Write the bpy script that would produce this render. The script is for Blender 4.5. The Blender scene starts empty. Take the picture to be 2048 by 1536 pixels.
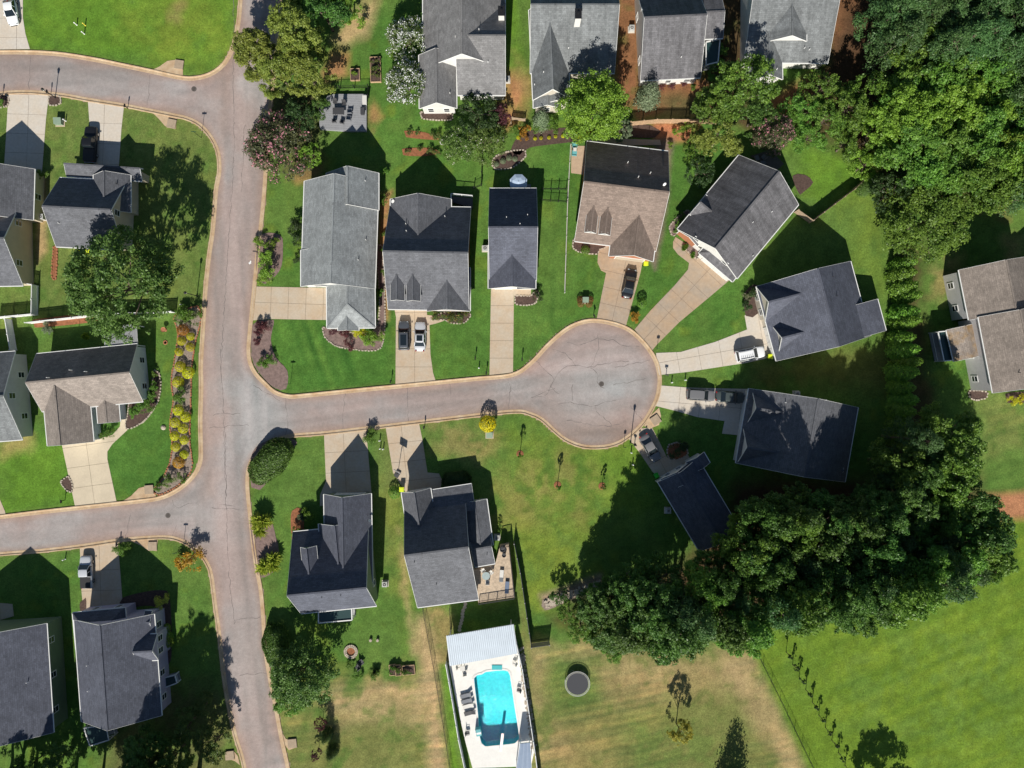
import bpy, bmesh, math, random
import numpy as np
from mathutils import Vector, Matrix
from mathutils.geometry import tessellate_polygon

SC = bpy.context.scene
COL = SC.collection
RND = random.Random(11)
NPR = np.random.RandomState(5)

# ------------------------------------------------------------------ camera, sky, sun, exposure
H = 118.0            # drone height above the ground (m)
F = 1422.2           # focal length in photo pixels (photo 2048 x 1536)
cam = bpy.data.objects.new('camera', bpy.data.cameras.new('camera'))
COL.objects.link(cam)
cam.location = (0, 0, H)
cam.rotation_euler = (0, 0, 0)
cam.data.sensor_fit = 'HORIZONTAL'
cam.data.sensor_width = 36.0
cam.data.lens = F / 2048 * 36.0
cam.data.clip_start = 1.0
cam.data.clip_end = 3000
SC.camera = cam
SC.render.resolution_x, SC.render.resolution_y = 1024, 768

SUN_EL = math.radians(35.5)
SHADOW = Vector((0.118, 0.993, 0)).normalized()          # where shadows fall on the ground
to_sun = Vector((-SHADOW.x * math.cos(SUN_EL), -SHADOW.y * math.cos(SUN_EL), math.sin(SUN_EL)))
world = bpy.data.worlds.new('World'); SC.world = world
world.use_nodes = True
nt = world.node_tree
sky = nt.nodes.new('ShaderNodeTexSky'); sky.sky_type = 'NISHITA'; sky.sun_disc = False
sky.sun_elevation = SUN_EL
sky.sun_rotation = math.atan2(to_sun.x, to_sun.y)
sky.air_density = 1.2; sky.dust_density = 0.3; sky.ozone_density = 2.5
bg = nt.nodes['Background']; bg.inputs['Strength'].default_value = 0.05
nt.links.new(sky.outputs[0], bg.inputs[0])
sl = bpy.data.lights.new('sun', 'SUN'); sl.energy = 5.0; sl.angle = math.radians(0.5); sl.color = (1.0, 0.95, 0.86)
so = bpy.data.objects.new('sun', sl); COL.objects.link(so)
so.rotation_euler = (-to_sun).to_track_quat('-Z', 'Y').to_euler()
so.location = (0, 0, 90)
SC.view_settings.view_transform = 'Standard'
SC.view_settings.look = 'None'
SC.view_settings.exposure = 0.38
SC.view_settings.gamma = 1.0
SC.view_settings.use_curve_mapping = False

# ------------------------------------------------------------------ helpers
def W(px, py, z=0.0):
    k = (H - z) / F
    return Vector(((px - 1024) * k, -(py - 768) * k, z))

def lin(r, g, b):
    f = lambda c: c / 12.92 if c <= 0.04045 else ((c + 0.055) / 1.055) ** 2.4
    return (f(r / 255), f(g / 255), f(b / 255), 1)

class MB:
    """collects geometry of ONE mesh object"""
    def __init__(s):
        s.v = []; s.f = []; s.uv = {}
    def add(s, vs, fs, uvs=None):
        o = len(s.v); s.v += [tuple(v) for v in vs]
        for i, f in enumerate(fs):
            if uvs and uvs[i]: s.uv[len(s.f)] = uvs[i]
            s.f.append([o + k for k in f])
        return s
    def box(s, c, d, rz=0.0, M=None):
        hx, hy, hz = d[0] / 2, d[1] / 2, d[2] / 2
        vs = [Vector((x, y, z)) for z in (-hz, hz) for x, y in ((-hx, -hy), (hx, -hy), (hx, hy), (-hx, hy))]
        m = M if M is not None else Matrix.Rotation(rz, 3, 'Z')
        c = Vector(c)
        return s.add([m @ v + c for v in vs], [(3, 2, 1, 0), (4, 5, 6, 7), (0, 1, 5, 4), (1, 2, 6, 5), (2, 3, 7, 6), (3, 0, 4, 7)])
    def bar(s, a, b, w, h=None, up=Vector((0, 0, 1))):
        a = Vector(a); b = Vector(b); h = h or w
        d = b - a; L = d.length
        if L < 1e-6: return s
        x = d / L
        y = up.cross(x)
        if y.length < 1e-4: y = Vector((0, 1, 0)).cross(x)
        y.normalize(); z = x.cross(y)
        M = Matrix((x, y, z)).transposed()
        return s.box((a + b) / 2, (L, w, h), M=M)
    def tube(s, a, b, r0, r1=None, n=8, cap=True):
        a = Vector(a); b = Vector(b); r1 = r0 if r1 is None else r1
        d = (b - a).normalized()
        x = d.cross(Vector((0, 0, 1)))
        if x.length < 1e-3: x = Vector((1, 0, 0))
        x.normalize(); y = d.cross(x)
        vs = []
        for c, r in ((a, r0), (b, r1)):
            for i in range(n):
                t = 2 * math.pi * i / n
                vs.append(c + x * (r * math.cos(t)) + y * (r * math.sin(t)))
        fs = [(i, (i + 1) % n, n + (i + 1) % n, n + i) for i in range(n)]
        if cap: fs += [tuple(range(n - 1, -1, -1)), tuple(range(n, 2 * n))]
        return s.add(vs, fs)
    def lathe(s, prof, n=16, c=(0, 0, 0)):
        c = Vector(c); vs = []
        for r, z in prof:
            for i in range(n):
                t = 2 * math.pi * i / n
                vs.append(c + Vector((r * math.cos(t), r * math.sin(t), z)))
        fs = []
        for k in range(len(prof) - 1):
            for i in range(n):
                fs.append((k * n + i, k * n + (i + 1) % n, (k + 1) * n + (i + 1) % n, (k + 1) * n + i))
        if prof[0][0] > 1e-4: fs.append(tuple(range(n - 1, -1, -1)))
        m = len(prof) - 1
        if prof[-1][0] > 1e-4: fs.append(tuple(m * n + i for i in range(n)))
        return s.add(vs, fs)
    def prism(s, pts, z0, z1):
        """pts: world xy polygon (any orientation, may be concave)"""
        n = len(pts)
        A = sum(pts[i][0] * pts[(i + 1) % n][1] - pts[(i + 1) % n][0] * pts[i][1] for i in range(n))
        if A < 0: pts = pts[::-1]
        vs = [Vector((p[0], p[1], z0)) for p in pts] + [Vector((p[0], p[1], z1)) for p in pts]
        tri = tessellate_polygon([[Vector((p[0], p[1], 0)) for p in pts]])
        fs = []
        for t in tri:
            a, b, c = t
            cr = (pts[b][0] - pts[a][0]) * (pts[c][1] - pts[a][1]) - (pts[b][1] - pts[a][1]) * (pts[c][0] - pts[a][0])
            if cr < 0: a, b, c = c, b, a
            fs.append((n + a, n + b, n + c)); fs.append((c, b, a))
        fs += [(i, (i + 1) % n, n + (i + 1) % n, n + i) for i in range(n)]
        return s.add(vs, fs)
    def mesh(s, name, smooth=False):
        me = bpy.data.meshes.new(name)
        me.from_pydata(s.v, [], s.f)
        if s.uv:
            ul = me.uv_layers.new(name='UVMap')
            for pi, p in enumerate(me.polygons):
                if pi in s.uv:
                    for k, li in enumerate(p.loop_indices): ul.data[li].uv = s.uv[pi][k]
        if smooth:
            for p in me.polygons: p.use_smooth = True
        me.update()
        return me
    def build(s, name, mat, parent=None, smooth=False, **kw):
        return link(name, s.mesh(name, smooth), mat, parent, **kw)

def link(name, me, mat=None, parent=None, **kw):
    o = bpy.data.objects.new(name, me); COL.objects.link(o)
    if mat is not None and me is not None:
        if len(me.materials) == 0: me.materials.append(mat)
        elif me.materials[0] != mat:
            o.material_slots[0].link = 'OBJECT'; o.material_slots[0].material = mat
    if parent is not None:
        o.parent = parent
        if parent.get('_w'): o.matrix_parent_inverse = Matrix.Translation(-parent.location)
    tag(o, **kw)
    return o

def tag(o, label=None, cat=None, group=None, kind=None):
    if label: o['label'] = label
    if cat: o['category'] = cat
    if group: o['group'] = group
    if kind: o['kind'] = kind
    return o

WORLD_THINGS = []
def thing(name, loc, label, cat, group=None, rz=0.0, worldly=False):
    """Empty at the base of a thing; with worldly=True its parts are given in world coordinates"""
    o = bpy.data.objects.new(name, None); COL.objects.link(o)
    o.empty_display_size = 0.3
    o.location = loc; o.rotation_euler = (0, 0, rz)
    if worldly: o['_w'] = 1; WORLD_THINGS.append(o)
    return tag(o, label, cat, group)

def copy_tree(o, parent=None):
    c = o.copy(); COL.objects.link(c)
    if parent is not None: c.parent = parent
    for ch in list(o.children): copy_tree(ch, c)
    return c

def smooth_line(pts, step=0.8, closed=False):
    """Catmull-Rom through world points"""
    P = [Vector((p[0], p[1], 0)) for p in pts]; out = []
    n = len(P); rng = range(n if closed else n - 1)
    for i in rng:
        p1 = P[i]; p2 = P[(i + 1) % n]
        p0 = P[(i - 1) % n] if closed or i > 0 else p1 * 2 - p2
        p3 = P[(i + 2) % n] if closed or i + 2 < n else p2 * 2 - p1
        m = max(1, int((p2 - p1).length / step))
        for k in range(m):
            t = k / m
            out.append(0.5 * ((2 * p1) + (p2 - p0) * t + (2 * p0 - 5 * p1 + 4 * p2 - p3) * t * t + (3 * p1 - p0 - 3 * p2 + p3) * t ** 3))
    if not closed: out.append(P[-1])
    return out

def px(*pp, z=0.0): return [W(a, b, z) for a, b in pp]

# ------------------------------------------------------------------ materials
def newmat(name):
    m = bpy.data.materials.new(name); m.use_nodes = True
    return m, m.node_tree, m.node_tree.nodes, m.node_tree.links, m.node_tree.nodes['Principled BSDF']

def noise_node(N, L, vec, scale, detail=4.0, rough=0.6):
    n = N.new('ShaderNodeTexNoise'); n.inputs['Scale'].default_value = scale
    n.inputs['Detail'].default_value = detail; n.inputs['Roughness'].default_value = rough
    L.new(vec, n.inputs['Vector'])
    return n

def mixc(N, L, fac, a, b, mode='MIX'):
    m = N.new('ShaderNodeMix'); m.data_type = 'RGBA'; m.blend_type = mode
    for sock, v in ((m.inputs[0], fac), (m.inputs[6], a), (m.inputs[7], b)):
        if hasattr(v, 'is_output') or isinstance(v, bpy.types.NodeSocket): L.new(v, sock)
        elif isinstance(v, (int, float)): sock.default_value = v
        else: sock.default_value = (v[0], v[1], v[2], 1)
    return m.outputs[2]

def remap(N, L, v, a, b, c=0.0, d=1.0):
    r = N.new('ShaderNodeMapRange'); L.new(v, r.inputs[0])
    for i, x in enumerate((a, b, c, d)): r.inputs[i + 1].default_value = x
    return r.outputs[0]

def mul(c, k): return (c[0] * k, c[1] * k, c[2] * k, 1)

def M(name, col, rough=0.75, var=0.15, scale=2.0, col2=None, bump=0.0, bscale=12.0, metallic=0.0, spec=0.3, stretch=None, obj=False):
    m, t, N, L, B = newmat(name)
    if obj:
        tc = N.new('ShaderNodeTexCoord'); vec = tc.outputs['Object']
    else:
        g = N.new('ShaderNodeNewGeometry'); vec = g.outputs['Position']
    if stretch:
        mp = N.new('ShaderNodeMapping'); mp.inputs['Scale'].default_value = stretch
        L.new(vec, mp.inputs[0]); vec = mp.outputs[0]
    n1 = noise_node(N, L, vec, scale, 5.0, 0.65)
    f = remap(N, L, n1.outputs[0], 0.3, 0.7)
    c = mixc(N, L, f, mul(col, 1 - var), (col2 or mul(col, 1 + var)))
    n2 = noise_node(N, L, vec, scale * 7.3, 3.0, 0.7)
    f2 = remap(N, L, n2.outputs[0], 0.3, 0.7, 1 - var * 0.6, 1 + var * 0.6)
    v = N.new('ShaderNodeVectorMath'); v.operation = 'SCALE'; L.new(c, v.inputs[0]); L.new(f2, v.inputs['Scale'])
    L.new(v.outputs[0], B.inputs['Base Color'])
    B.inputs['Roughness'].default_value = rough; B.inputs['Metallic'].default_value = metallic
    B.inputs['Specular IOR Level'].default_value = spec
    if bump:
        n3 = noise_node(N, L, vec, bscale, 4.0, 0.7)
        b = N.new('ShaderNodeBump'); b.inputs['Strength'].default_value = bump; b.inputs['Distance'].default_value = 0.05
        L.new(n3.outputs[0], b.inputs['Height']); L.new(b.outputs[0], B.inputs['Normal'])
    return m

def plain(name, col, rough=0.5, metallic=0.0, spec=0.5, coat=0.0):
    m, t, N, L, B = newmat(name)
    B.inputs['Base Color'].default_value = (col[0], col[1], col[2], 1)
    B.inputs['Roughness'].default_value = rough; B.inputs['Metallic'].default_value = metallic
    B.inputs['Specular IOR Level'].default_value = spec
    if coat: B.inputs['Coat Weight'].default_value = coat; B.inputs['Coat Roughness'].default_value = 0.05
    return m

def roof_mat(name, col, streak=0.25, course=0.12, pitchm=0.95, patch=None, spec=0.25):
    """asphalt shingles: UV u along the eave, v up the slope, metres"""
    m, t, N, L, B = newmat(name)
    uv = N.new('ShaderNodeUVMap'); uv.uv_map = 'UVMap'
    g = N.new('ShaderNodeNewGeometry')
    mp = N.new('ShaderNodeMapping'); mp.inputs['Scale'].default_value = (0.9, 0.12, 1); L.new(uv.outputs[0], mp.inputs[0])
    n1 = noise_node(N, L, mp.outputs[0], 1.0, 5.0, 0.7)
    n0 = noise_node(N, L, g.outputs['Position'], 0.35, 4.0, 0.6)
    n2 = noise_node(N, L, g.outputs['Position'], 7.0, 3.0, 0.75)
    sx = N.new('ShaderNodeSeparateXYZ'); L.new(uv.outputs[0], sx.inputs[0])
    # uneven course shadows
    wob = noise_node(N, L, g.outputs['Position'], 0.7, 2.0)
    ad = N.new('ShaderNodeMath'); ad.operation = 'MULTIPLY_ADD'; L.new(wob.outputs[0], ad.inputs[0]); ad.inputs[1].default_value = 0.5
    L.new(sx.outputs[1], ad.inputs[2])
    fr = N.new('ShaderNodeMath'); fr.operation = 'PINGPONG'; L.new(ad.outputs[0], fr.inputs[0]); fr.inputs[1].default_value = pitchm / 2
    ln = remap(N, L, fr.outputs[0], 0.0, 0.10, 1 - course, 1.0)
    tabs = N.new('ShaderNodeTexBrick'); tabs.inputs['Scale'].default_value = 1.0
    tabs.inputs['Brick Width'].default_value = 0.55; tabs.inputs['Row Height'].default_value = 0.28
    tabs.inputs['Mortar Size'].default_value = 0.012
    tabs.inputs['Color1'].default_value = (0.84, 0.84, 0.84, 1); tabs.inputs['Color2'].default_value = (1.14, 1.14, 1.14, 1); tabs.inputs['Mortar'].default_value = (0.62, 0.62, 0.62, 1)
    L.new(uv.outputs[0], tabs.inputs['Vector'])
    f = remap(N, L, n1.outputs[0], 0.3, 0.72, 1 + streak, 1 - streak)
    f0 = remap(N, L, n0.outputs[0], 0.3, 0.7, 0.86, 1.14)
    f2 = remap(N, L, n2.outputs[0], 0.25, 0.75, 0.72, 1.28)
    mm = None
    for x in (f, f0, f2, ln):
        if mm is None: mm = x; continue
        q = N.new('ShaderNodeMath'); q.operation = 'MULTIPLY'; L.new(mm, q.inputs[0]); L.new(x, q.inputs[1]); mm = q.outputs[0]
    base = col
    if patch:
        n4 = noise_node(N, L, g.outputs['Position'], 0.5, 4.0, 0.6)
        base = mixc(N, L, remap(N, L, n4.outputs[0], 0.45, 0.7), col, patch)
    else:
        base = mixc(N, L, 0.5, col, col)
    base = mixc(N, L, 1.0, base, tabs.outputs['Color'], 'MULTIPLY')
    v = N.new('ShaderNodeVectorMath'); v.operation = 'SCALE'; L.new(base, v.inputs[0]); L.new(mm, v.inputs['Scale'])
    L.new(v.outputs[0], B.inputs['Base Color'])
    B.inputs['Roughness'].default_value = 0.85; B.inputs['Specular IOR Level'].default_value = spec
    b = N.new('ShaderNodeBump'); b.inputs['Strength'].default_value = 0.5; b.inputs['Distance'].default_value = 0.02
    L.new(n2.outputs[0], b.inputs['Height']); L.new(b.outputs[0], B.inputs['Normal'])
    return m

def siding_mat(name, col, row=0.18, var=0.06):
    m, t, N, L, B = newmat(name)
    g = N.new('ShaderNodeNewGeometry')
    sx = N.new('ShaderNodeSeparateXYZ'); L.new(g.outputs['Position'], sx.inputs[0])
    q = N.new('ShaderNodeMath'); q.operation = 'FRACT'
    d = N.new('ShaderNodeMath'); d.operation = 'DIVIDE'; L.new(sx.outputs[2], d.inputs[0]); d.inputs[1].default_value = row
    L.new(d.outputs[0], q.inputs[0])
    ln = remap(N, L, q.outputs[0], 0.0, 0.15, 0.72, 1.0)
    n = noise_node(N, L, g.outputs['Position'], 1.1, 4.0)
    f = remap(N, L, n.outputs[0], 0.3, 0.7, 1 - var, 1 + var)
    k = N.new('ShaderNodeMath'); k.operation = 'MULTIPLY'; L.new(ln, k.inputs[0]); L.new(f, k.inputs[1])
    v = N.new('ShaderNodeVectorMath'); v.operation = 'SCALE'; v.inputs[0].default_value = col[:3]; L.new(k.outputs[0], v.inputs['Scale'])
    L.new(v.outputs[0], B.inputs['Base Color']); B.inputs['Roughness'].default_value = 0.6
    b = N.new('ShaderNodeBump'); b.inputs['Distance'].default_value = 0.02; L.new(q.outputs[0], b.inputs['Height']); L.new(b.outputs[0], B.inputs['Normal'])
    return m

def attr_mat(name, fine=(1.2, 7.0), amp=(0.25, 0.35), rough=0.9, bump=0.6, spec=0.15, tint=None):
    """surface whose own colour is in the colour attribute 'Col', broken up by noise"""
    m, t, N, L, B = newmat(name)
    a = N.new('ShaderNodeVertexColor'); a.layer_name = 'Col'
    g = N.new('ShaderNodeNewGeometry'); c = a.outputs[0]
    n1 = noise_node(N, L, g.outputs['Position'], fine[0], 5.0, 0.7)
    n2 = noise_node(N, L, g.outputs['Position'], fine[1], 4.0, 0.75)
    if tint: c = mixc(N, L, remap(N, L, n1.outputs[0], 0.42, 0.68, 0, tint[3]), c, tint)
    n3 = noise_node(N, L, g.outputs['Position'], fine[0] * 2.1, 3.0, 0.8)
    f1 = remap(N, L, n1.outputs[0], 0.28, 0.72, 1 - amp[0], 1 + amp[0]); f3 = remap(N, L, n3.outputs[0], 0.3, 0.7, 1 - amp[1] * .8, 1 + amp[1] * .8); f2 = remap(N, L, n2.outputs[0], 0.28, 0.72, 1 - amp[1], 1 + amp[1])
    k = N.new('ShaderNodeMath'); k.operation = 'MULTIPLY'; L.new(f1, k.inputs[0]); L.new(f2, k.inputs[1])
    k3 = N.new('ShaderNodeMath'); k3.operation = 'MULTIPLY'; L.new(k.outputs[0], k3.inputs[0]); L.new(f3, k3.inputs[1])
    v = N.new('ShaderNodeVectorMath'); v.operation = 'SCALE'; L.new(c, v.inputs[0]); L.new(k3.outputs[0], v.inputs['Scale'])
    L.new(v.outputs[0], B.inputs['Base Color']); B.inputs['Roughness'].default_value = rough; B.inputs['Specular IOR Level'].default_value = spec
    if bump:
        b = N.new('ShaderNodeBump'); b.inputs['Strength'].default_value = bump; b.inputs['Distance'].default_value = 0.06
        L.new(n2.outputs[0], b.inputs['Height']); L.new(b.outputs[0], B.inputs['Normal'])
    return m

def leaf_mat(name, dark, light, flower=None, ffrac=0.0, transl=0.38):
    m, t, N, L, B = newmat(name)
    a = N.new('ShaderNodeAttribute'); a.attribute_name = 'tone'
    oi = N.new('ShaderNodeObjectInfo')
    c = mixc(N, L, a.outputs['Fac'], dark, light)
    hs = N.new('ShaderNodeHueSaturation'); L.new(c, hs.inputs['Color'])
    L.new(remap(N, L, oi.outputs['Random'], 0, 1, 0.485, 0.515), hs.inputs['Hue'])
    L.new(remap(N, L, oi.outputs['Random'], 0, 1, 0.82, 1.2), hs.inputs['Value'])
    c = hs.outputs[0]
    if flower:
        b = N.new('ShaderNodeAttribute'); b.attribute_name = 'flower'
        gt = N.new('ShaderNodeMath'); gt.operation = 'GREATER_THAN'; L.new(b.outputs['Fac'], gt.inputs[0]); gt.inputs[1].default_value = 1 - ffrac
        c = mixc(N, L, gt.outputs[0], c, flower)
    L.new(c, B.inputs['Base Color']); B.inputs['Roughness'].default_value = 0.5; B.inputs['Specular IOR Level'].default_value = 0.4
    tr = N.new('ShaderNodeBsdfTranslucent'); L.new(c, tr.inputs[0])
    mx = N.new('ShaderNodeMixShader'); mx.inputs[0].default_value = transl
    L.new(B.outputs[0], mx.inputs[1]); L.new(tr.outputs[0], mx.inputs[2])
    L.new(mx.outputs[0], t.nodes['Material Output'].inputs[0])
    return m

WHITE = M('white_trim', (0.72, 0.72, 0.70), 0.5, 0.05, 1.0)
GREYTRIM = M('grey_trim', (0.30, 0.31, 0.33), 0.5, 0.06, 1.0)
BLACKM = plain('black_metal', (0.012, 0.012, 0.013), 0.5)
DARKM = plain('dark_metal', (0.03, 0.032, 0.035), 0.5)
STEEL = plain('galvanised', (0.45, 0.46, 0.47), 0.45, 0.6)
GLASS = plain('window_glass', (0.015, 0.022, 0.03), 0.06, 0.0, 0.9)
WPAINT = plain('white_paint', (0.78, 0.78, 0.77), 0.4)
WOOD = M('weathered_wood', (0.36, 0.27, 0.19), 0.8, 0.22, 3.0, bump=0.2)
WOODT = M('tan_wood', (0.46, 0.31, 0.19), 0.8, 0.2, 3.0, bump=0.2)
WOODG = M('grey_wood', (0.27, 0.26, 0.25), 0.8, 0.2, 3.0, bump=0.2)
CONC = M('concrete', (0.55, 0.475, 0.375), 0.85, 0.12, 0.38, col2=(0.46, 0.345, 0.235, 1), bump=0.1)
CONCR = M('rust_stained_concrete', (0.42, 0.355, 0.285), 0.85, 0.16, 0.22, col2=(0.43, 0.30, 0.19, 1), bump=0.1)
CONCW = M('pale_concrete', (0.63, 0.585, 0.52), 0.85, 0.12, 0.35, col2=(0.54, 0.465, 0.375, 1), bump=0.1)
KERBM = M('kerb_concrete', (0.46, 0.30, 0.17), 0.85, 0.15, 0.6, col2=(0.55, 0.43, 0.29, 1), bump=0.1)
MULCH = M('dark_mulch', (0.085, 0.055, 0.045), 0.95, 0.35, 3.0, bump=0.6)
MULCHP = M('faded_mulch', (0.20, 0.14, 0.125), 0.95, 0.3, 2.0, bump=0.6)
GRAVEL = M('gravel', (0.25, 0.20, 0.165), 0.95, 0.4, 4.0, bump=0.6)
REDMULCH = M('pine_straw', (0.26, 0.105, 0.05), 0.95, 0.35, 2.5, bump=0.6)
STONE = M('edging_stone', (0.42, 0.36, 0.29), 0.85, 0.25, 3.0, bump=0.3)
BRICK = M('brick', (0.36, 0.15, 0.08), 0.85, 0.2, 4.0, bump=0.3)
BARK = M('bark', (0.13, 0.10, 0.075), 0.9, 0.3, 4.0, bump=0.5)
# ------------------------------------------------------------------ ground and roads
ROAD_E = [(575,-260),(570,-120),(562,0),(553,100),(546,180),(538,240),(533,330),(529,390),(523,450),(517,500),(512,550),(505,620),(500,670),(498,700),
          (501,725),(512,747),(532,768),(549,783),(577,792),(612,790),(712,780),(837,768),(950,757),(1024,749),(1061,726),(1094,691),(1124,664),(1149,649),
          (1178,641),(1211,643),(1249,654),(1274,671),(1299,699),(1314,726),(1320,754),(1319,775),(1314,798),(1299,828),(1281,853),(1256,875),(1231,889),
          (1199,895),(1164,893),(1131,880),(1106,860),(1084,840),(1061,829),(1024,824),(887,839),(762,854),(649,867),(587,872),(549,882),(528,894),
          (510,912),(498,938),(496,975),(501,1028),(508,1093),(515,1140),(522,1177),(527,1227),(531,1292),(540,1352),(552,1412),(564,1477),(577,1536),(600,1660),(630,1850)]
ROAD_NW = [(490,-260),(484,-120),(480,0),(475,50),(465,95),(447,128),(420,148),(387,156),(358,154),(312,144),(250,131),(175,116),(100,106),(0,104),(-120,112),(-320,130)]
ROAD_W = [(-320,212),(-120,196),(0,188),(15,186),(62,185),(125,191),(175,200),(250,212),(295,221),(350,232),(375,238),(400,251),(422,276),(435,305),(438,340),(434,365),
          (431,384),(425,459),(417,515),(410,584),(405,660),(401,735),(402,770),(400,842),(401,893),(400,922),(390,946),(370,968),(345,985),(317,996),(275,1002),(175,1013),(75,1024),(0,1033),(-120,1046),(-320,1066)]
ROAD_SW = [(-320,1140),(-120,1122),(0,1109),(75,1103),(162,1093),(250,1080),(325,1075),(357,1080),(382,1093),(402,1110),(415,1130),(422,1152),(430,1214),(437,1264),(447,1352),(457,1414),(470,1472),(482,1510),(490,1545),(512,1660),(540,1850)]
KL = {k: smooth_line(px(*v), 0.7) for k, v in (('E', ROAD_E), ('NW', ROAD_NW), ('W', ROAD_W), ('SW', ROAD_SW))}
ROAD_POLY = KL['E'] + KL['SW'][::-1] + KL['W'][::-1] + KL['NW'][::-1]

def inside(P, poly):
    x = P[:, 0]; y = P[:, 1]; r = np.zeros(len(P), bool)
    q = np.array([(p[0], p[1]) for p in poly]); n = len(q)
    for i in range(n):
        x1, y1 = q[i]; x2, y2 = q[(i + 1) % n]
        if y1 == y2: continue
        c = ((y1 > y) != (y2 > y))
        if not c.any(): continue
        r ^= c & (x < (x2 - x1) * (y - y1) / (y2 - y1) + x1)
    return r

def edge_dist(P, poly, closed=True):
    q = np.array([(p[0], p[1]) for p in poly]); n = len(q)
    d = np.full(len(P), 1e9)
    for i in range(n if closed else n - 1):
        a = q[i]; b = q[(i + 1) % n]; ab = b - a; l2 = (ab ** 2).sum() + 1e-9
        t = np.clip(((P - a) @ ab) / l2, 0, 1)
        dd = ((P - a - t[:, None] * ab) ** 2).sum(1)
        np.minimum(d, dd, out=d)
    return np.sqrt(d)

def vnoise(P, scale, seed, octv=3):
    out = np.zeros(len(P)); amp = 1.0; tot = 0
    for o in range(octv):
        rs = np.random.RandomState(seed + o * 17); G = rs.rand(256, 256)
        q = P * scale * (2 ** o) + 1000.0
        i = np.floor(q).astype(int); f = q - i; f = f * f * (3 - 2 * f)
        a = G[i[:, 0] % 256, i[:, 1] % 256]; b = G[(i[:, 0] + 1) % 256, i[:, 1] % 256]
        c = G[i[:, 0] % 256, (i[:, 1] + 1) % 256]; d = G[(i[:, 0] + 1) % 256, (i[:, 1] + 1) % 256]
        out += amp * ((a * (1 - f[:, 0]) + b * f[:, 0]) * (1 - f[:, 1]) + (c * (1 - f[:, 0]) + d * f[:, 0]) * f[:, 1])
        tot += amp; amp *= 0.55
    return out / tot

def grid_axis(lo, hi, step, far):
    core = np.arange(lo, hi + step, step)
    out = [lo - d for d in (4, 12, 30, 70, 160, far)][::-1] + list(core) + [core[-1] + d for d in (4, 12, 30, 70, 160, far)]
    return np.array(out)

def grid_mesh(name, xs, ys, z, colfn, keep=None):
    X, Y = np.meshgrid(xs, ys); nx, ny = len(xs), len(ys)
    P = np.stack([X.ravel(), Y.ravel()], 1)
    C = colfn(P)
    idx = np.arange(nx * ny).reshape(ny, nx)
    q = np.stack([idx[:-1, :-1].ravel(), idx[:-1, 1:].ravel(), idx[1:, 1:].ravel(), idx[1:, :-1].ravel()], 1)
    if keep is not None:
        k = keep(P); q = q[k[q].any(1)]
        used = np.unique(q); mp = np.full(nx * ny, -1); mp[used] = np.arange(len(used))
        q = mp[q]; P = P[used]; C = C[used]
    me = bpy.data.meshes.new(name)
    n = len(P); m = len(q)
    me.vertices.add(n); me.loops.add(m * 4); me.polygons.add(m)
    co = np.zeros((n, 3), np.float32); co[:, :2] = P; co[:, 2] = z
    me.vertices.foreach_set('co', co.ravel())
    me.loops.foreach_set('vertex_index', q.ravel().astype(np.int32))
    me.polygons.foreach_set('loop_start', np.arange(0, m * 4, 4, dtype=np.int32))
    me.update(calc_edges=True)
    at = me.color_attributes.new('Col', 'FLOAT_COLOR', 'POINT')
    cc = np.ones((n, 4), np.float32); cc[:, :3] = C
    at.data.foreach_set('color', cc.ravel())
    return me

LUSH = (0.062, 0.150, 0.026); MID = (0.098, 0.172, 0.035); YEL = (0.160, 0.215, 0.030); BRI = (0.108, 0.215, 0.022)
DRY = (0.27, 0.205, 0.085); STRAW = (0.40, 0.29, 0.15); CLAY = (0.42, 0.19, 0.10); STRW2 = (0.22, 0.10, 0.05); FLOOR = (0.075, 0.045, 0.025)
FIELD = (0.122, 0.200, 0.022); OLIVE = (0.165, 0.178, 0.055)
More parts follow.
